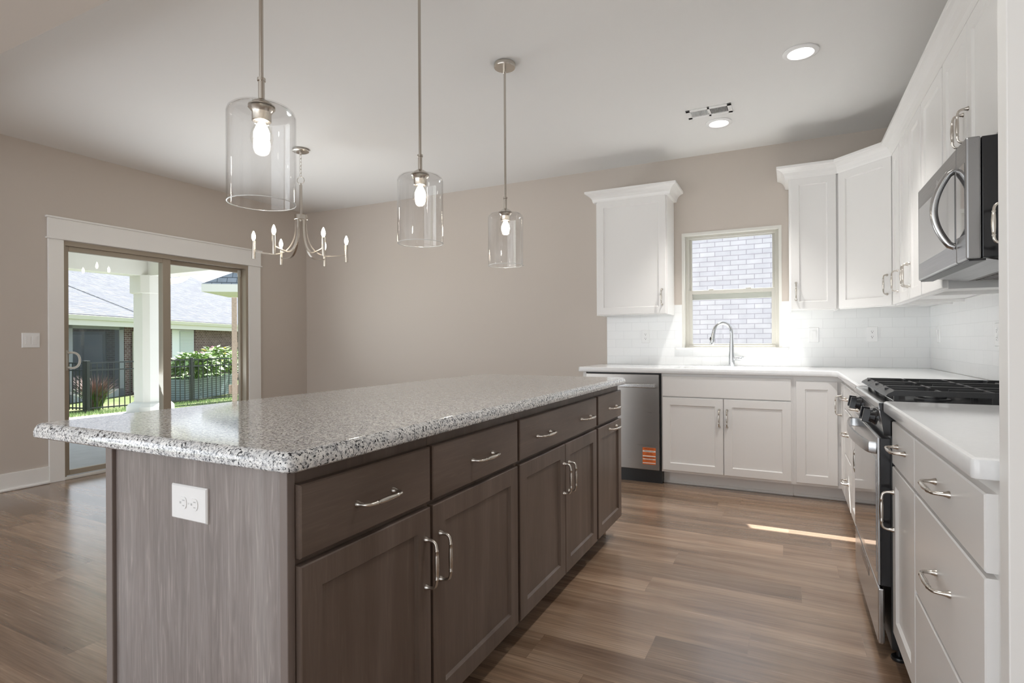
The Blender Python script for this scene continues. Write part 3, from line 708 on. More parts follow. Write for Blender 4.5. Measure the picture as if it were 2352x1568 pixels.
# ------------------------------------------------------------------ microwave
r = thing('microwave', 'grey over-the-range microwave with bowed handle hung over the stove', 'microwave', (.74, 2.69, 1.39))
FM = FR; MN = XR - .53                                  # door face, out from wall
Y0, Y1, Z0, Z1 = 2.312, 3.068, 1.392, 1.797
bm = BM(); FM.box(bm, Y0 + .002, Y1 - .002, .005, MN - .042, Z0 + .004, Z1 - .002, .003); obj('body', bm, 'black_gloss', r)
bm = BM(); FM.box(bm, 2.432, Y1, MN - .040, MN, Z0, Z1, .006); mdoor = obj('door', bm, 'steel_grey', r)
bm = BM(); FM.box(bm, Y0, 2.430, MN - .040, MN, Z0, Z1, .006); mcp = obj('control_panel', bm, 'steel_grey', r)
bm = BM(); FM.box(bm, 2.45, 3.04, MN - .001, MN + .0015, Z0 + .072, Z1 - .085, .0005); obj('window', bm, 'dark_mirror', mdoor)
bm = BM(); FM.box(bm, Y0 + .016, 2.428, MN - .001, MN + .0012, Z0 + .085, Z1 - .08, .0005); obj('keypad', bm, 'dark_mirror', mcp)
hp = [FM.p(2.455, MN, Z0 + .062)] + [FM.p(2.455 + .01 * math.sin(PI * t), MN + .008 + .05 * math.sin(PI * t) ** .8, Z0 + .062 + .27 * t) for t in [i / 32 for i in range(1, 32)]] + [FM.p(2.455, MN, Z0 + .332)]
bm = BM(); tube(bm, hp, [.012] + [.0125] * 31 + [.012], 16); obj('handle', bm, 'steel_range', mdoor, smooth=True)
bm = BM()
for k in range(5): FM.box(bm, 2.70 + .007 * (k % 3), 2.704 + .007 * (k % 3), MN, MN + .0008, 1.735 + .007 * (k // 2), 1.742 + .007 * (k // 2))
obj('emblem', bm, 'steel_bright', mdoor)
bm = BM(); hexa(bm, [FM.p(Y0 + .02, MN - .05, Z0 + .004), FM.p(Y1 - .02, MN - .05, Z0 + .004), FM.p(Y1 - .06, MN - .16, Z0 - .016), FM.p(Y0 + .06, MN - .16, Z0 - .016),
                     FM.p(Y0 + .02, MN - .05, Z0 + .008), FM.p(Y1 - .02, MN - .05, Z0 + .008), FM.p(Y1 - .06, MN - .16, Z0 + .006), FM.p(Y0 + .06, MN - .16, Z0 + .006)]); obj('vent_panel', bm, 'steel_grey', r)
bm = BM(); FM.box(bm, Y0 + .006, Y1 - .006, MN - .052, MN - .008, Z0 - .005, Z0 + .002); obj('bottom_strip', bm, 'black_satin', r)
bm = BM(); FM.box(bm, Y0 + .03, Y1 - .03, .02, MN - .17, Z0 - .012, Z0 + .006)
for k in range(12): FM.box(bm, Y0 + .05 + k * .055, Y0 + .085 + k * .055, .06, MN - .19, Z0 - .015, Z0 - .011)
obj('grease_filter', bm, 'grease_filter', r)

# ------------------------------------------------------------------ gas range
r = thing('gas_range', 'stainless gas range with black cast-iron grates and black knobs', 'range', (.6, 2.69, 0))
Y0, Y1 = 2.314, 3.066
bm = BM(); box(bm, .318, XR - .02, Y0, Y1, .045, .905, .003); obj('body', bm, 'black_satin', r)
bm = BM()
loft(bm, [[(.284, y, .882), (.284, y, .902), (.290, y, .907), (.33, y, .909), (.36, y, .905), (.36, y, .882)] for y in (Y0 + .002, Y1 - .002)]); obj('front_rail', bm, 'steel_range', r)
bm = BM(); box(bm, .335, XR - .03, Y0 + .002, Y1 - .002, .900, .912, .003); top = obj('cooktop', bm, 'black_gloss', r)
bm = BM(); hexa(bm, [(.300, Y0, .795), (.40, Y0, .795), (.40, Y1, .795), (.300, Y1, .795), (.284, Y0, .880), (.40, Y0, .880), (.40, Y1, .880), (.284, Y1, .880)], .002); cp = obj('control_panel', bm, 'steel_range', r)
for y in (Y0 - .003, Y1 + .0005):
    bm = BM(); hexa(bm, [(.2985, y, .792), (.41, y, .792), (.41, y + .003, .792), (.2985, y + .003, .792), (.2835, y, .905), (.41, y, .905), (.41, y + .003, .905), (.2835, y + .003, .905)]); obj('end_cap', bm, 'black_gloss', cp)
for y in (2.40, 2.485, 2.86, 2.945):
    mt = Matrix.Translation((.290, y, .843)) @ Matrix.Rotation(math.radians(-90 + 10.5), 4, 'Y')
    bm = BM(); lathe(bm, [(.0275, .0), (.0275, .006), (.024, .010), (.020, .024), (.019, .026)], seg=20, mtx=mt)
    for s, (x, yy, z_) in enumerate([(1, 1, 1)]):
        hexa(bm, [mt @ V(p) for p in [(-.025, -.007, .018), (.025, -.007, .018), (.025, .007, .018), (-.025, .007, .018), (-.024, -.006, .046), (.024, -.006, .046), (.024, .006, .046), (-.024, .006, .046)]], .002)
    obj('knob', bm, 'black_gloss', cp)
# oven door
bm = BM(); box(bm, .279, .288, Y0 + .004, Y1 - .004, .262, .785, .003); od = obj('oven_door', bm, 'steel_range', r)
bm = BM(); box(bm, .288, .322, Y0 + .003, Y1 - .003, .262, .782, .002); obj('door_core', bm, 'black_gloss', od)
bm = BM(); box(bm, .2772, .281, Y0 + .03, Y1 - .03, .30, .70, .001); obj('oven_window', bm, 'oven_glass', od)
hp = [V((.279, Y0 + .03, .742)), V((.262, Y0 + .032, .744))] + [V((.262 - .030 * math.sin(PI * t) ** .7, Y0 + .03 + (Y1 - Y0 - .06) * t, .744)) for t in [i / 20 for i in range(1, 20)]] + [V((.262, Y1 - .032, .744)), V((.279, Y1 - .03, .742))]
rings = []
for i, p in enumerate(hp):
    a = hp[max(0, i - 1)]; b = hp[min(len(hp) - 1, i + 1)]; tg = (b - a).normalized(); sd = V((tg.y, -tg.x, 0)).normalized()
    rings.append([p + sd * .007 + V((0, 0, .017)), p + sd * .007 + V((0, 0, -.017)), p + sd * -.004 + V((0, 0, -.021)), p + sd * -.007 + V((0, 0, -.013)), p + sd * -.007 + V((0, 0, .013)), p + sd * -.004 + V((0, 0, .021))])
bm = BM(); loft(bm, rings); obj('handle', bm, 'steel_range', od, smooth=True)
bm = BM(); box(bm, .280, .300, Y0 + .004, Y1 - .004, .055, .252, .006); sd_ = obj('storage_drawer', bm, 'steel_range', r)
bm = BM(); box(bm, .2785, .284, Y0 + .25, Y1 - .25, .20, .238, .003); obj('drawer_grip', bm, 'steel_grey', sd_)
for x, y in ((.345, Y0 + .035), (.345, Y1 - .035), (.88, Y0 + .035), (.88, Y1 - .035)):
    bm = BM(); lathe(bm, [(.024, .0), (.026, .006), (.024, .012), (.008, .014), (.008, .05)], (x, y, 0), 14); obj('levelling_foot', bm, 'black_satin', r, smooth=True)
# grates: three continuous sections
gx0, gx1 = .318, .90
def bar(bm, a, b, w=.006, h=.007):
    a, b = V(a), V(b); d = (b - a).normalized(); s = V((-d.y, d.x, 0)).normalized() * w
    hexa(bm, [a - s - V((0, 0, h)), a + s - V((0, 0, h)), b + s - V((0, 0, h)), b - s - V((0, 0, h)), a - s * .7 + V((0, 0, h)), a + s * .7 + V((0, 0, h)), b + s * .7 + V((0, 0, h)), b - s * .7 + V((0, 0, h))])
zt_ = .941
for k in range(3):
    a = Y0 + .012 + k * (Y1 - Y0 - .024) / 3; b = a + (Y1 - Y0 - .024) / 3 - .002
    bm = BM()
    for y in (a + .007, b - .007): bar(bm, (gx0 + .012, y, zt_), (gx1, y, zt_), .007, .009)
    # broad sloping front bar
    hexa(bm, [(gx0 - .012, a, zt_ - .012), (gx0 + .014, a, zt_ - .010), (gx0 + .014, b, zt_ - .010), (gx0 - .012, b, zt_ - .012), (gx0 - .006, a, zt_ - .004), (gx0 + .016, a, zt_ + .009), (gx0 + .016, b, zt_ + .009), (gx0 - .006, b, zt_ - .004)])
    bar(bm, (gx1 - .006, a, zt_), (gx1 - .006, b, zt_), .007, .009)
    ym = (a + b) / 2; xm = (gx0 + gx1) / 2
    bar(bm, (xm, a, zt_), (xm, b, zt_), .006, .008)
    for xc in ((gx0 + xm) / 2, (gx1 + xm) / 2):
        for sx2 in (-1, 1):
            bar(bm, (xc + sx2 * .145, ym, zt_ + .001), (xc + sx2 * .045, ym, zt_ + .001), .005, .008)
            bar(bm, (xc, ym + sx2 * (b - a) / 2 - sx2 * .008, zt_ + .001), (xc, ym + sx2 * .045, zt_ + .001), .005, .008)
    for x in (gx0 + .02, xm, gx1 - .02):
        for y in (a + .012, b - .012): box(bm, x - .007, x + .007, y - .007, y + .007, .911, zt_ - .004)
    obj('grate', bm, 'cast_iron', top)
for x, y, rr in ((.46, 2.44, .042), (.46, 2.94, .046), (.76, 2.44, .036), (.76, 2.94, .036), (.61, 2.69, .046)):
    bm = BM(); lathe(bm, [(rr + .012, .911), (rr + .012, .916), (rr, .918), (rr, .924), (rr - .006, .928), (.001, .928)], (x, y, 0), 24); obj('burner', bm, 'cast_iron', top, smooth=True)

# ------------------------------------------------------------------ island
GX0, GX1, GY0, GY1 = -1.832, -.852, .752, 3.205
IW = 'wood_vert'
bm = BM(); P = round_poly([(GX0, GY0), (GX1, GY0), (GX1, GY1), (GX0, GY1)], [.021, .024, .021, .021], 6)
slab_top(bm, P, [(.012, .874), (.005, .8755), (.001, .879), (0, .885), (.0, .892), (.002, .900), (.006, .907), (.011, .9115), (.018, .914)])
obj('island_countertop', bm, 'granite', smooth=True, origin=(-1.34, 2, .874), label='speckled grey granite island top with rounded edge', cat='countertop')
def icab(label, u0, u1, dx0=-1.49):
    r = thing('island_cabinet', label, 'cabinet', (-1.2, (u0 + u1) / 2, 0))
    bm = BM(); box(bm, dx0, -.895, u0, u1, .10, .873); obj('body', bm, IW, r)
    bm = BM(); box(bm, -1.0, -.97, u0, u1, 0, .10); obj('toe_kick', bm, IW, r)
    return r
r = icab('dark-stained island cabinet nearest the camera, one drawer over one door', .800, 1.2595)
drawer(FI, r, .800, 1.249, .693, .842, 0, 'wood_horiz', (1.026,), .762); door(FI, r, .800, 1.249, .108, .678, 0, IW, 1.225, .533)
r = icab('dark-stained island cabinet, second from the camera, one drawer over one door', 1.2605, 1.8015)
drawer(FI, r, 1.262, 1.793, .693, .842, 0, 'wood_horiz', (1.537,), .762); door(FI, r, 1.262, 1.793, .108, .678, 0, IW, 1.293, .530)
r = icab('wide dark-stained island cabinet with two pulls on its drawer and two doors', 1.8025, 2.7245)
drawer(FI, r, 1.812, 2.711, .693, .842, 0, 'wood_horiz', (2.03, 2.54), .760)
door(FI, r, 1.812, 2.266, .108, .678, 0, IW, 2.243, .533); door(FI, r, 2.272, 2.711, .108, .678, 0, IW, 2.306, .529)
r = icab('narrow dark-stained island cabinet at the far end with pull-out door', 2.7255, 3.172)
drawer(FI, r, 2.739, 3.172, .693, .842, 0, 'wood_horiz', (2.996,), .760); door(FI, r, 2.739, 3.172, .108, .678, 0, IW, 2.995, .648, vert=False)
# end and back panels
r = thing('island_end_panel', 'grey-brown wood end panel of the island facing the camera', 'panel', (-1.2, .79, 0))
bm = BM(); box(bm, -1.51, -.91, .786, .799, 0, .873); obj('board', bm, 'wood_end', r)
bm = BM(); box(bm, -.911, -.889, .779, .799, 0, .873, .002); obj('corner_stile', bm, 'wood_edge', r)
bm = BM(); box(bm, -1.520, -1.492, .776, .799, 0, .873, .003); obj('corner_post', bm, 'wood_edge', r)
bm = BM(); box(bm, -1.52, -1.492, .801, 3.172, 0, .873); obj('island_back_panel', bm, 'wood_end', label='grey-brown wood back panel of the island facing the dining side', cat='panel')
FE = Frame((0, .786), (1, 0), (0, -1))
plate('power_outlet', 'white duplex outlet set sideways in the wood end of the island', 'outlet', FE, -1.200, .770, 0, .124, .078, 'outlet_h')

# ------------------------------------------------------------------ ceiling fittings
def can(label, x, y, watts=75):
    r = thing('recessed_light', label, 'light', (x, y, H))
    bm = BM(); lathe(bm, [(.092, H - .001), (.092, H - .007), (.086, H - .011), (.068, H - .012), (.062, H - .006), (.062, H - .001)], (x, y, 0), 40, False, False); obj('trim_ring', bm, 'plastic_white', r, smooth=True)
    bm = BM(); lathe(bm, [(.0615, H - .002), (.0615, H - .006), (.04, H - .0085), (.001, H - .009)], (x, y, 0), 32); obj('diffuser', bm, 'lamp_led', r, smooth=True)
    d = bpy.data.lights.new('downlight', 'SPOT'); d.energy = watts; d.spot_size = math.radians(86); d.spot_blend = .7; d.shadow_soft_size = .06; d.color = (1, .97, .93)
    o = bpy.data.objects.new('downlight', d); C.objects.link(o); o.parent = r; o.location = (0, 0, -.03)
can('recessed ceiling light nearer the camera, right of the air vent', .070, 3.475)
can('recessed ceiling light just beyond the air vent', -.449, 4.325)
can('added out-of-view recessed ceiling light above the aisle, nearest the camera', .085, 1.75, 40)  # added unseen fixture, brightens the near floor and worktop
r = thing('air_vent', 'white louvred air register in the ceiling beside a recessed light', 'vent', (-.485, 4.08, H))
bm = BM(); x0, x1, y0, y1 = -.635, -.337, 4.0, 4.155
for b in ((x0, x1, y0, y0 + .028), (x0, x1, y1 - .028, y1), (x0, x0 + .028, y0, y1), (x1 - .028, x1, y0, y1), (-.494, -.478, y0, y1)): box(bm, *b, H - .007, H - .0005, .001)
obj('frame', bm, 'plastic_white', r)
bm = BM(); box(bm, x0 + .01, x1 - .01, y0 + .01, y1 - .01, H - .0012, H - .0004); obj('duct', bm, 'slot_dark', r)
for a, b, sgn in ((x0 + .028, -.494, 1), (-.478, x1 - .028, -1)):
    bm = BM(); nL = 14
    for i in range(nL):
        x = a + (i + .5) * (b - a) / nL
        hexa(bm, [(x - .003, y0 + .026, H - .006), (x - .0018, y0 + .026, H - .006), (x - .0018, y1 - .026, H - .006), (x - .003, y1 - .026, H - .006), (x - .003 + sgn * .0035, y0 + .026, H - .001), (x - .0018 + sgn * .0035, y0 + .026, H - .001), (x - .0018 + sgn * .0035, y1 - .026, H - .001), (x - .003 + sgn * .0035, y1 - .026, H - .001)])
    obj('louvres', bm, 'plastic_white', r)

# ------------------------------------------------------------------ pendants
def pendant(label, x, y, tilt=(0, 0)):
    r = thing('pendant_light', label, 'pendant light', (x, y, H), group=None)
    Z = lambda z: V((x, y, z))
    bm = BM(); lathe(bm, [(.060, H - .0005), (.062, H - .003), (.062, H - .022), (.059, H - .026), (.001, H - .027)], (x, y, 0), 40); lathe(bm, [(.009, H - .026), (.009, H - .055), (.006, H - .058)], (x, y, 0), 14); obj('canopy', bm, 'nickel', r, smooth=True)
    bm = BM(); tube(bm, [Z(H - .05), Z(1.95)], .0065, 12); lathe(bm, [(.0065, 1.962), (.0125, 1.961), (.0125, 1.952), (.0095, 1.950), (.0095, 1.895), (.016, 1.892), (.028, 1.884), (.040, 1.874), (.040, 1.871), (.001, 1.871)], (x, y, 0), 20); obj('rod', bm, 'nickel', r, smooth=True)
    bm = BM(); lathe(bm, [(.040, 1.866), (.036, 1.862), (.030, 1.853), (.0288, 1.850), (.0288, 1.826), (.0265, 1.824), (.001, 1.824)], (x, y, 0), 24); so = obj('socket', bm, 'nickel', r, smooth=True)
    R0, zb, zt2 = .1015, 1.567, 1.868; t = .003
    out = [(.030, zt2), (.075, zt2 - .001), (.088, zt2 - .004), (.097, zt2 - .012), (R0, zt2 - .024), (R0, zb + .001), (R0 - .0012, zb)]
    inn = [(R0 - t, zb), (R0 - t - .0005, zb + .002), (R0 - t, zt2 - .025), (.094, zt2 - .015), (.086, zt2 - .0075), (.074, zt2 - .0045), (.030, zt2 - .0038)]
    bm = BM(); lathe(bm, out + inn + [out[0]], (x, y, 0), 64, False, False); gs = obj('glass_shade', bm, 'shade_glass', r, smooth=True)
    bm = BM(); pr = [(R0 - .0016 + .0019 * math.cos(q), zb - .0002 + .0014 * math.sin(q)) for q in [2 * PI * i / 8 for i in range(9)]]; lathe(bm, pr, (x, y, 0), 64, False, False); obj('rim_glint', bm, 'rim_glint_white', gs, smooth=True)
    bm = BM(); lathe(bm, [(.0135, 1.826), (.0145, 1.820), (.021, 1.810), (.029, 1.796), (.0335, 1.780), (.0335, 1.770), (.030, 1.757), (.021, 1.748), (.008, 1.745), (.001, 1.7448)], (x, y, 0), 28); bu = obj('bulb', bm, 'bulb_glass', r, smooth=True)
    bm = BM(); lathe(bm, [(.001, 1.822), (.011, 1.819), (.018, 1.805), (.0235, 1.790), (.024, 1.775), (.018, 1.761), (.008, 1.755), (.001, 1.7545)], (x, y, 0), 16); obj('filament', bm, 'lamp_bulb', bu, smooth=True)
    r.rotation_euler = (tilt[0], tilt[1], 0)
pendant('clear glass cylinder pendant nearest the camera, largest of the three', -1.481, 1.207)
pendant('middle clear glass cylinder pendant over the island', -1.462, 2.02)
pendant('farthest clear glass cylinder pendant, its ceiling canopy in view', -1.457, 2.84)

# ------------------------------------------------------------------ chandelier
cx, cyy = -3.615, 3.325
r = thing('chandelier', 'brushed nickel six-arm candle chandelier hung in front of the patio door corner', 'chandelier', (cx, cyy, H))
bm = BM(); lathe(bm, [(.064, H - .0005), (.066, H - .004), (.066, H - .018), (.055, H - .024), (.012, H - .026), (.008, H - .045), (.001, H - .046)], (cx, cyy, 0), 36); obj('canopy', bm, 'nickel', r, smooth=True)
bm = BM(); z = H - .05; k = 0
while z > 2.505:
    pts = []
    for i in range(17):
        a = 2 * PI * i / 16; px = .0095 * math.cos(a); pz = .018 * math.sin(a)
        pts.append((cx + (px if k % 2 else 0), cyy + (0 if k % 2 else px), z - .012 + pz))
    tube(bm, pts, .0019, 6, caps=False, up=(0.01, 1, .01) if k % 2 else (1, .01, .01)); z -= .030; k += 1
obj('chain', bm, 'nickel', r, smooth=True)
bm = BM(); pts = [(cx + .030 * math.cos(2 * PI * i / 24) * math.cos(.4), cyy + .030 * math.cos(2 * PI * i / 24) * math.sin(.4), 2.475 + .030 * math.sin(2 * PI * i / 24)) for i in range(25)]
tube(bm, pts, .0028, 8, caps=False, up=(-math.sin(.4), math.cos(.4), 0)); obj('ring', bm, 'nickel', r, smooth=True)
bm = BM(); lathe(bm, [(.004, 2.452), (.006, 2.45), (.006, 2.44), (.0115, 2.435), (.0115, 2.18), (.001, 2.18)], (cx, cyy, 0), 16); obj('stem', bm, 'nickel', r, smooth=True)
bm = BM(); lathe(bm, [(.001, 2.186), (.040, 2.186), (.053, 2.184), (.053, 2.148), (.050, 2.146), (.012, 2.146), (.009, 2.135), (.001, 2.134)], (cx, cyy, 0), 32); obj('hub', bm, 'nickel', r, smooth=True)
for k in range(6):
    th = math.radians(-102 + 60 * k) + YAW; d = V((math.cos(th), math.sin(th), 0)); c0 = V((cx, cyy, 0)); RA = .36
    q = lambda rr, zz: c0 + d * rr + V((0, 0, zz))
    path = [q(.043, 2.15), q(.043, 2.08)] + bez(q(.043, 2.08), q(.047, 1.94), q(.11, 1.852), q(.215, 1.852), 14)[1:] + [q(.28, 1.858), q(RA, 1.870)]
    tw = V((-d.y, d.x, 0)); rings = []
    for i, p in enumerate(path):
        tg = (path[min(i + 1, len(path) - 1)] - path[max(i - 1, 0)]).normalized(); nn = tg.cross(tw).normalized()
        rings.append([p + tw * .0085 + nn * .0042, p - tw * .0085 + nn * .0042, p - tw * .0085 - nn * .0042, p + tw * .0085 - nn * .0042])
    bm = BM(); loft(bm, rings); arm = obj('arm', bm, 'nickel', r)
    c1 = q(RA, 0)
    bm = BM(); lathe(bm, [(.001, 1.808), (.0128, 1.808), (.0132, 1.812), (.0132, 1.955), (.011, 1.957), (.001, 1.957)], c1, 16); sl_ = obj('candle_sleeve', bm, 'nickel', arm, smooth=True)
    bm = BM(); lathe(bm, [(.007, 1.957), (.0085, 1.962), (.013, 1.972), (.0155, 1.985), (.0145, 2.000), (.009, 2.018), (.004, 2.030), (.001, 2.034)], c1, 16); obj('candle_bulb', bm, 'lamp_candle', arm, smooth=True)

# ------------------------------------------------------------------ outdoors: porch, lawn
bm = BM(); box(bm, -10.35, XL - .15, -1.5, 6.05, -.16, -.06); structure('patio_floor', bm, 'concrete')
bm = BM(); box(bm, -10.35, XL - .15, -1.5, 6.1, 2.56, 2.75); structure('porch_ceiling', bm, 'porch_white')
bm = BM(); box(bm, -10.1, -9.78, -1.5, 6.0, 2.28, 2.57); structure('porch_beam', bm, 'porch_white')
bm = BM(); box(bm, -9.78, XL - .15, 5.66, 5.98, 2.28, 2.57); structure('porch_beam', bm, 'porch_white')
bm = BM()
loft(bm, [[(-9.945 + s * x, 5.80 + s * y, z) for x, y in ((-1, -.62), (-.62, -1), (.62, -1), (1, -.62), (1, .62), (.62, 1), (-.62, 1), (-1, .62))] for s, z in ((.30, -.06), (.30, .05), (.26, .10), (.205, .13), (.205, 1.98), (.25, 1.99), (.25, 2.29))])
structure('porch_column', bm, 'porch_white')
bm = BM(); loft(bm, [[(x, y, 2.62), (x, y, 2.50), (x - .02, y, 2.49), (x - .13, y, 2.60), (x - .13, y, 2.70), (x, y, 2.72)] for x, y in ((-10.12, -1.5), (-10.12, 6.1))]); structure('porch_gutter', bm, 'porch_white')
bm = BM(); tube(bm, bez((-10.1, 6.02, 2.235), (-9.9, 6.13, 2.235), (-9.66, 6.22, 2.22), (-9.60, 6.255, 2.36), 12) + [(-9.59, 6.26, 2.60)], .05, 12); obj('porch_downspout', bm, 'porch_white', smooth=True, kind='structure', origin=(-9.6, 6.3, 2.3))
# sloping lawn
bm = BM(); xs = [-10.35, -12, -14, -16, -19, -24, -34, -60]; zs = [-.14, -.26, -.46, -.65, -.66, -.68, -.7, -.7]
R0 = [[(x, y, z) for y in (-40, -10, 0, 6, 12, 20, 40, 60)] for x, z in zip(xs, zs)]
loft(bm, R0, False, False, closed=False); structure('lawn_ground', bm, 'lawn_grass')
bm = BM(); box(bm, -10.35, 12, 5.17, 11, -.5, -.2); structure('side_yard_ground', bm, 'concrete')
random.seed(4)
bm = BM()
for i in range(6000):
    d = random.random() ** .7; x = -10.45 - d * 6.2; y = 3.2 + random.random() * 9.5
    z = -.14 + (x + 10.35) * .09; h = random.uniform(.04, .11); a = random.uniform(0, PI); w = .009
    dx, dy = math.cos(a) * w, math.sin(a) * w; lx, ly = random.uniform(-.03, .03), random.uniform(-.03, .03)
    v = [bm.verts.new(p) for p in ((x - dx, y - dy, z - .03), (x + dx, y + dy, z - .03), (x + lx, y + ly, z + h))]; bm.faces.new(v)
me_o = obj('lawn_blades', bm, 'leaf_green', label='bright green lawn grass between the porch and the iron fence', cat='grass', kind='stuff')

# iron fence sections
def fence(label, A, B, npost, zA, zB, np_, hgt=1.27):
    A, B = V((*A, 0)), V((*B, 0)); r = thing('iron_fence', label, 'fence', (A.x, A.y, zA)); d = (B - A).normalized()
    f = Frame(A, d, (d.y, -d.x)); Ln = (B - A).length; zz = lambda u: zA + (zB - zA) * u / Ln
    for k in range(npost):
        u = Ln * k / max(1, npost - 1); bm = BM(); f.box(bm, u - .032, u + .032, -.032, .032, zz(u) - .1, zz(u) + hgt + .04, .004); f.box(bm, u - .04, u + .04, -.04, .04, zz(u) + hgt + .04, zz(u) + hgt + .06, .006); obj('post', bm, 'fence_black', r)
    bm = BM()
    for h in (.10, hgt - .19, hgt):
        a, b = f.p(0, 0, zA + h), f.p(Ln, 0, zB + h); bar(bm, a, b, .014, .016)
    for i in range(np_):
        u = (i + .5) * Ln / np_; f.box(bm, u - .0095, u + .0095, -.0095, .0095, zz(u) + .05, zz(u) + hgt)
    obj('picket_panel', bm, 'fence_black', r)
fence('black iron picket fence across the lawn, seen through the patio door', (-16.15, 7.86), (-14.95, 12.6), 3, -.64, -.60, 40)
fence('black iron fence section running back from the corner post at the left', (-16.27, 7.84), (-20.6, 7.05), 3, -.64, -.66, 36)
# wooden ladder frame at right
r = thing('lumber_frame', 'raw lumber frame with cross rails standing beyond the porch at right', 'frame', (-9.42, 7.08, -.2))
fL = Frame((-9.42, 7.08), (.6, .8), (.8, -.6))
bm = BM(); fL.box(bm, -.075, .015, -.045, .045, -.3, 1.995, .004); obj('post', bm, 'lumber', r)
bm = BM(); fL.box(bm, .10, .17, -.03, .03, -.3, 1.98, .003); obj('post', bm, 'lumber', r)
for z0, z1, a in ((1.05, 1.14, -.01), (.47, .54, -.01), (.16, .33, -.13)):
    bm = BM(); fL.box(bm, a, .16, -.062, -.02, z0, z1, .003); obj('rail', bm, 'lumber', r)
# small roof with gutter at right
r = thing('shed_roof', 'small dark-shingled hip roof with pale gutter beyond the porch at right', 'roof', (-12.6, 9.3, 2.4))
bm = BM(); Pm = [(-13.35, 9.05, 2.64), (-11.2, 10.6, 2.64), (-12.2, 12.2, 2.64), (-14.4, 10.6, 2.64)]
loft(bm, [Pm, [(-12.75, 10.0, 3.15), (-11.85, 10.65, 3.15), (-11.9, 10.8, 3.15), (-12.9, 10.2, 3.15)]]); obj('shingles', bm, 'roof_shingle_dark', r)
bm = BM(); loft(bm, [[(x, y, 2.44) for x, y, z in Pm], [(x * 1.0, y, 2.638) for x, y, z in Pm]]); obj('gutter', bm, 'porch_white', r)
bm = BM(); box(bm, -12.2, -11.9, 10.1, 10.4, -.6, 2.45); obj('post', bm, 'porch_white', r)

# neighbour's house with screened porch, in its own turned frame
PLh = (-18.7, 8.55); ang = math.atan2(.88105, -.47303)
hr = bpy.data.objects.new('neighbor_house', None); C.objects.link(hr); hr.location = (PLh[0], PLh[1], -.68); hr.rotation_euler = (0, 0, ang)
hr['label'] = 'dark brick neighbouring house with wide pale shingle roof behind the fence'; hr['category'] = 'house'; ORG[hr.name] = V((0, 0, 0))
def hobj(name, bm, mat, parent=None): return obj(name, bm, mat, parent or hr)
FH = .4
bm = BM(); box(bm, 3.12, 5.92, FH, FH + .25, 0, 2.45); box(bm, 7.62, 16, FH, FH + .25, 0, 2.45); box(bm, 5.92, 7.62, FH, FH + .25, 0, 1.18); box(bm, 5.92, 7.62, FH, FH + .25, 2.36, 2.45); box(bm, -9, 3.12, 3.2, 3.4, 0, 2.45); box(bm, 3.12, 3.32, FH + .25, 3.4, 0, 2.45); hobj('wall', bm, 'red_brick')
bm = BM(); loft(bm, [[(-10, -.1, 2.58), (-10, 7.5, 6.1), (-10, 7.5, 6.2), (-10, -.1, 2.70)], [(20, -.1, 2.58), (20, 7.5, 6.1), (20, 7.5, 6.2), (20, -.1, 2.70)]]); hobj('roof', bm, 'roof_shingle')
bm = BM(); loft(bm, [[(6.9, -.15, 2.66), (9.3, -.15, 2.66), (10.6, 3.0, 4.25), (8.2, 3.0, 4.25)], [(6.9, -.15, 2.73), (9.3, -.15, 2.73), (10.6, 3.0, 4.33), (8.2, 3.0, 4.33)]]) if False else box(bm, 12.5, 13, 0, .4, 2.2, 2.5); hobj('soffit_box', bm, 'porch_white')
bm = BM(); loft(bm, [[(x, -.10, 2.52), (x, -.16, 2.54), (x, -.20, 2.66), (x, -.10, 2.67)] for x in (-10, 20)]); box(bm, -10, 20, -.1, .02, 2.36, 2.6); box(bm, -10, 20, 0, FH, 2.43, 2.47); hobj('gutter', bm, 'porch_white')
bm = BM(); tube(bm, [(3.5, -.1, 2.52), (3.5, .0, 2.40), (3.5, FH - .07, 2.22), (3.5, FH - .07, .1)], .05, 8); hobj('downspout', bm, 'porch_white')
bm = BM()
for x in (-2.2, .55, 2.86): box(bm, x, x + .22, FH, FH + .16, 0, 2.45)
box(bm, -3, 3.1, FH, FH + .12, 2.28, 2.45); hobj('porch_posts', bm, 'house_grey')
bm = BM(); box(bm, -9, 3.1, FH, 3.3, -.02, .28); hobj('porch_deck', bm, 'concrete')
bm = BM(); box(bm, 3.06, 3.12, 1.02, 2.55, .3, 2.22); fr_ = hobj('window', bm, 'house_grey')
for y0, y1 in ((1.1, 1.72), (1.82, 2.46)):
    bm = BM(); box(bm, 3.045, 3.062, y0, y1, 1.0, 2.12); hobj('pane', bm, 'pane_grey', fr_)
bm = BM(); bar(bm, (3.09, 2.27, 3.79 + .02), (3.60, .1, 2.82), .010, .010); hobj('roof_valley', bm, 'fence_black')
bm = BM(); box(bm, 5.92, 7.62, FH + .06, FH + .12, 1.18, 2.36); fr_ = hobj('window', bm, 'crate_white')
bm = BM(); box(bm, 6.55, 7.52, FH + .03, FH + .07, 1.26, 2.30); hobj('blinds', bm, 'blind_slats', fr_)
bm = BM(); box(bm, -9, 3.1, FH + .02, FH + .025, .28, 2.3)
m, nt, out = nm('screen_mesh'); t_ = N(nt, 'ShaderNodeBsdfTransparent'); d_ = N(nt, 'ShaderNodeBsdfDiffuse'); d_.inputs[0].default_value = (.10, .11, .13, 1); x_ = N(nt, 'ShaderNodeMixShader'); x_.inputs[0].default_value = .28
L(nt, t_.outputs[0], x_.inputs[1]); L(nt, d_.outputs[0], x_.inputs[2]); L(nt, x_.outputs[0], out.inputs[0])
hobj('insect_screen', bm, 'screen_mesh')
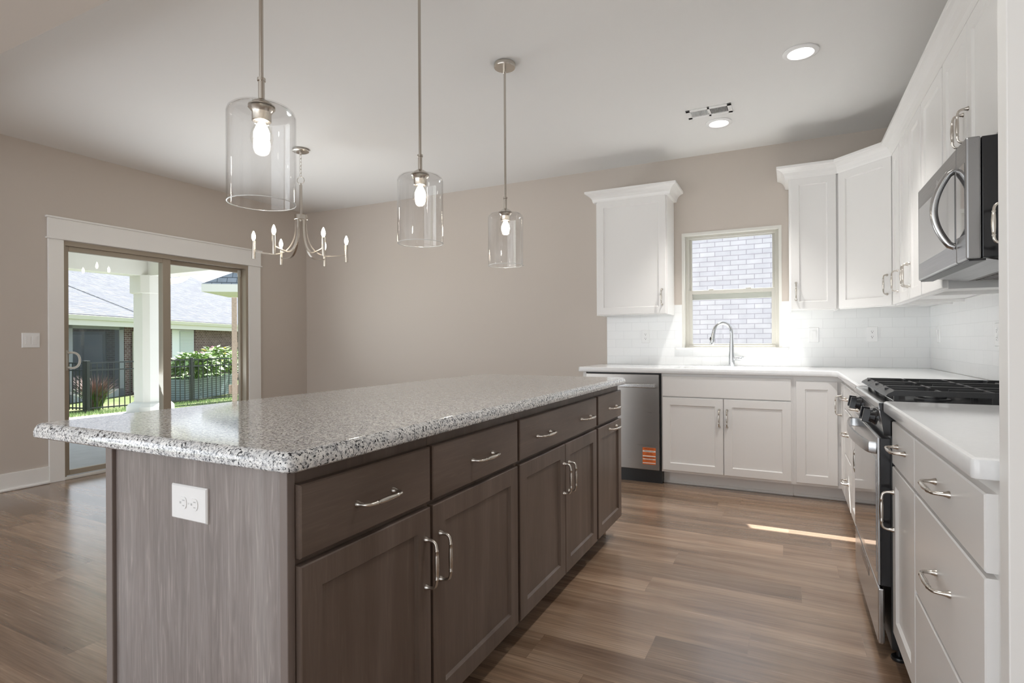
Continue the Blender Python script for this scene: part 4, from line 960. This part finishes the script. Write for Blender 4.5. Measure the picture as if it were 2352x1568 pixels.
# patio furniture inside the screened porch
r = thing('patio_table', 'dark outdoor table inside the screened porch of the neighbouring house', 'table', (-20.4, 8.6, -.4))
bm = BM(); box(bm, -20.9, -19.9, 8.1, 9.1, .33, .37); obj('tabletop', bm, 'fence_black', r)
for x in (-20.85, -19.95):
    for y in (8.15, 9.05):
        bm = BM(); box(bm, x - .03, x + .03, y - .03, y + .03, -.4, .33); obj('leg', bm, 'fence_black', r)
# crate behind the side fence
r = thing('storage_crate', 'pale slatted storage crate on the lawn behind the left fence', 'crate', (-18.7, 8.0, -.66))
bm = BM()
for k in range(6): box(bm, -19.1, -18.4, 7.72, 8.3, -.42 + k * .105, -.35 + k * .105)
obj('slats', bm, 'crate_white', r)
bm = BM(); box(bm, -19.06, -18.44, 7.75, 8.27, -.70, .2); obj('liner', bm, 'house_grey', r)
# raised bed with flowering shrubs
r = thing('raised_planter', 'grey corrugated raised garden bed behind the iron fence', 'planter', (-17.6, 12.1, -.62))
fP = Frame((-16.6, 10.7), (-.42, .907), (.907, .42))
bm = BM(); fP.box(bm, 0, 3.0, -1.0, 0, -.72, .02, .02); obj('bed_wall', bm, 'corrugated', r)
bm = BM(); fP.box(bm, .05, 2.95, -.95, -.05, .0, .03); obj('soil', bm, 'leaf_dark', r)
def shrub(name, label, cat, c, rx, ry, rz, n, leaf, mat, fl=(), seed=1, stem_h=.3):
    random.seed(seed); r = thing(name, label, cat, c); c = V(c)
    bm = BM()
    for i in range(n):
        a = random.uniform(0, 2 * PI); u = random.uniform(-.35, 1); s = math.sqrt(max(0, 1 - u * u)) * random.uniform(.55, 1.0)
        p = c + V((rx * s * math.cos(a), ry * s * math.sin(a), stem_h + rz * (u * random.uniform(.7, 1.08) + .35)))
        d = V((math.cos(a), math.sin(a), random.uniform(-.8, .5))).normalized(); w = d.cross(V((random.uniform(-.4, .4), random.uniform(-.4, .4), 1))).normalized(); l = leaf * random.uniform(.6, 1.3)
        vs = [bm.verts.new(q) for q in (p, p + d * l * .45 + w * l * .26, p + d * l, p + d * l * .45 - w * l * .26)]; bm.faces.new(vs)
    obj('foliage', bm, mat, r)
    bm = BM()
    for i in range(5): tube(bm, [c + V((random.uniform(-.05, .05), random.uniform(-.05, .05), -.02)), c + V((random.uniform(-.4, .4) * rx, random.uniform(-.4, .4) * ry, stem_h + rz * .4))], [.018, .008], 5)
    obj('stems', bm, 'leaf_dark', r)
    for mt_, k in fl:
        bm = BM()
        for i in range(k):
            a = random.uniform(0, 2 * PI); u = random.uniform(.1, 1); s = math.sqrt(1 - u * u)
            p = c + V((rx * s * math.cos(a), ry * s * math.sin(a), stem_h + rz * (u * 1.1 + .35)))
            lathe(bm, [(.001, .02), (.04, .015), (.045, 0), (.001, -.02)], p, 6)
        obj('flowers', bm, mt_, r)
shrub('garden_shrub', 'bushy green plant with broad drooping leaves in the raised bed, left side', 'plant', (-16.85, 11.2, .02), .62, .65, .52, 900, .24, 'leaf_green', [('flower_pink', 5)], 3, .12)
shrub('garden_shrub', 'tall leafy green plant with yellow and pink flowers in the raised bed', 'plant', (-17.35, 12.25, .02), .62, .68, .62, 1000, .20, 'leaf_green', [('flower_pink', 9), ('flower_yellow', 8)], 8, .12)
shrub('garden_shrub', 'feathery pale plant with small pink flowers at the right end of the bed', 'plant', (-17.75, 13.2, .02), .5, .55, .55, 900, .10, 'leaf_green', [('flower_pink', 16)], 12, .12)
shrub('garden_shrub', 'low dark green bush at the foot of the neighbouring brick wall', 'plant', (-19.65, 11.55, -.70), .42, .42, .36, 500, .14, 'leaf_dark', [], 15, .1)
# red fountain grass at the fence corner
r = thing('fountain_grass', 'clump of reddish fountain grass at the fence corner post', 'plant', (-16.75, 8.3, -.66)); random.seed(21)
for nm_, mt_, n_, hm in (('blades', 'grass_red', 420, 1.0), ('base_leaves', 'leaf_dark', 350, .62)):
    bm = BM(); c = V((-16.75, 8.3, -.66))
    for i in range(n_):
        a = random.uniform(0, 2 * PI); o_ = random.uniform(.1, .62) * (1 if nm_ == 'blades' else .7); h = random.uniform(.5, 1.0) * hm
        b0 = c + V((math.cos(a) * .12, math.sin(a) * .12, 0)); b1 = b0 + V((math.cos(a) * o_ * .35, math.sin(a) * o_ * .35, h * .65)); b2 = b0 + V((math.cos(a) * o_, math.sin(a) * o_, h)); w = V((-math.sin(a), math.cos(a), 0)) * .008
        v = [bm.verts.new(q) for q in (b0 - w, b0 + w, b1 + w, b1 - w)]; bm.faces.new(v); v2 = [bm.verts.new(q) for q in (b1 - w, b1 + w, b2)]; bm.faces.new(v2)
    obj(nm_, bm, mt_, r)
# brick house across the side yard, seen through the sink window
bm = BM(); box(bm, -6, 7, 8.2, 8.45, -.5, 3.0); obj('brick_facade', bm, 'pale_brick', label='pale brick side wall of the next house, seen through the sink window', cat='wall', kind='structure', origin=(0, 8.2, 0))
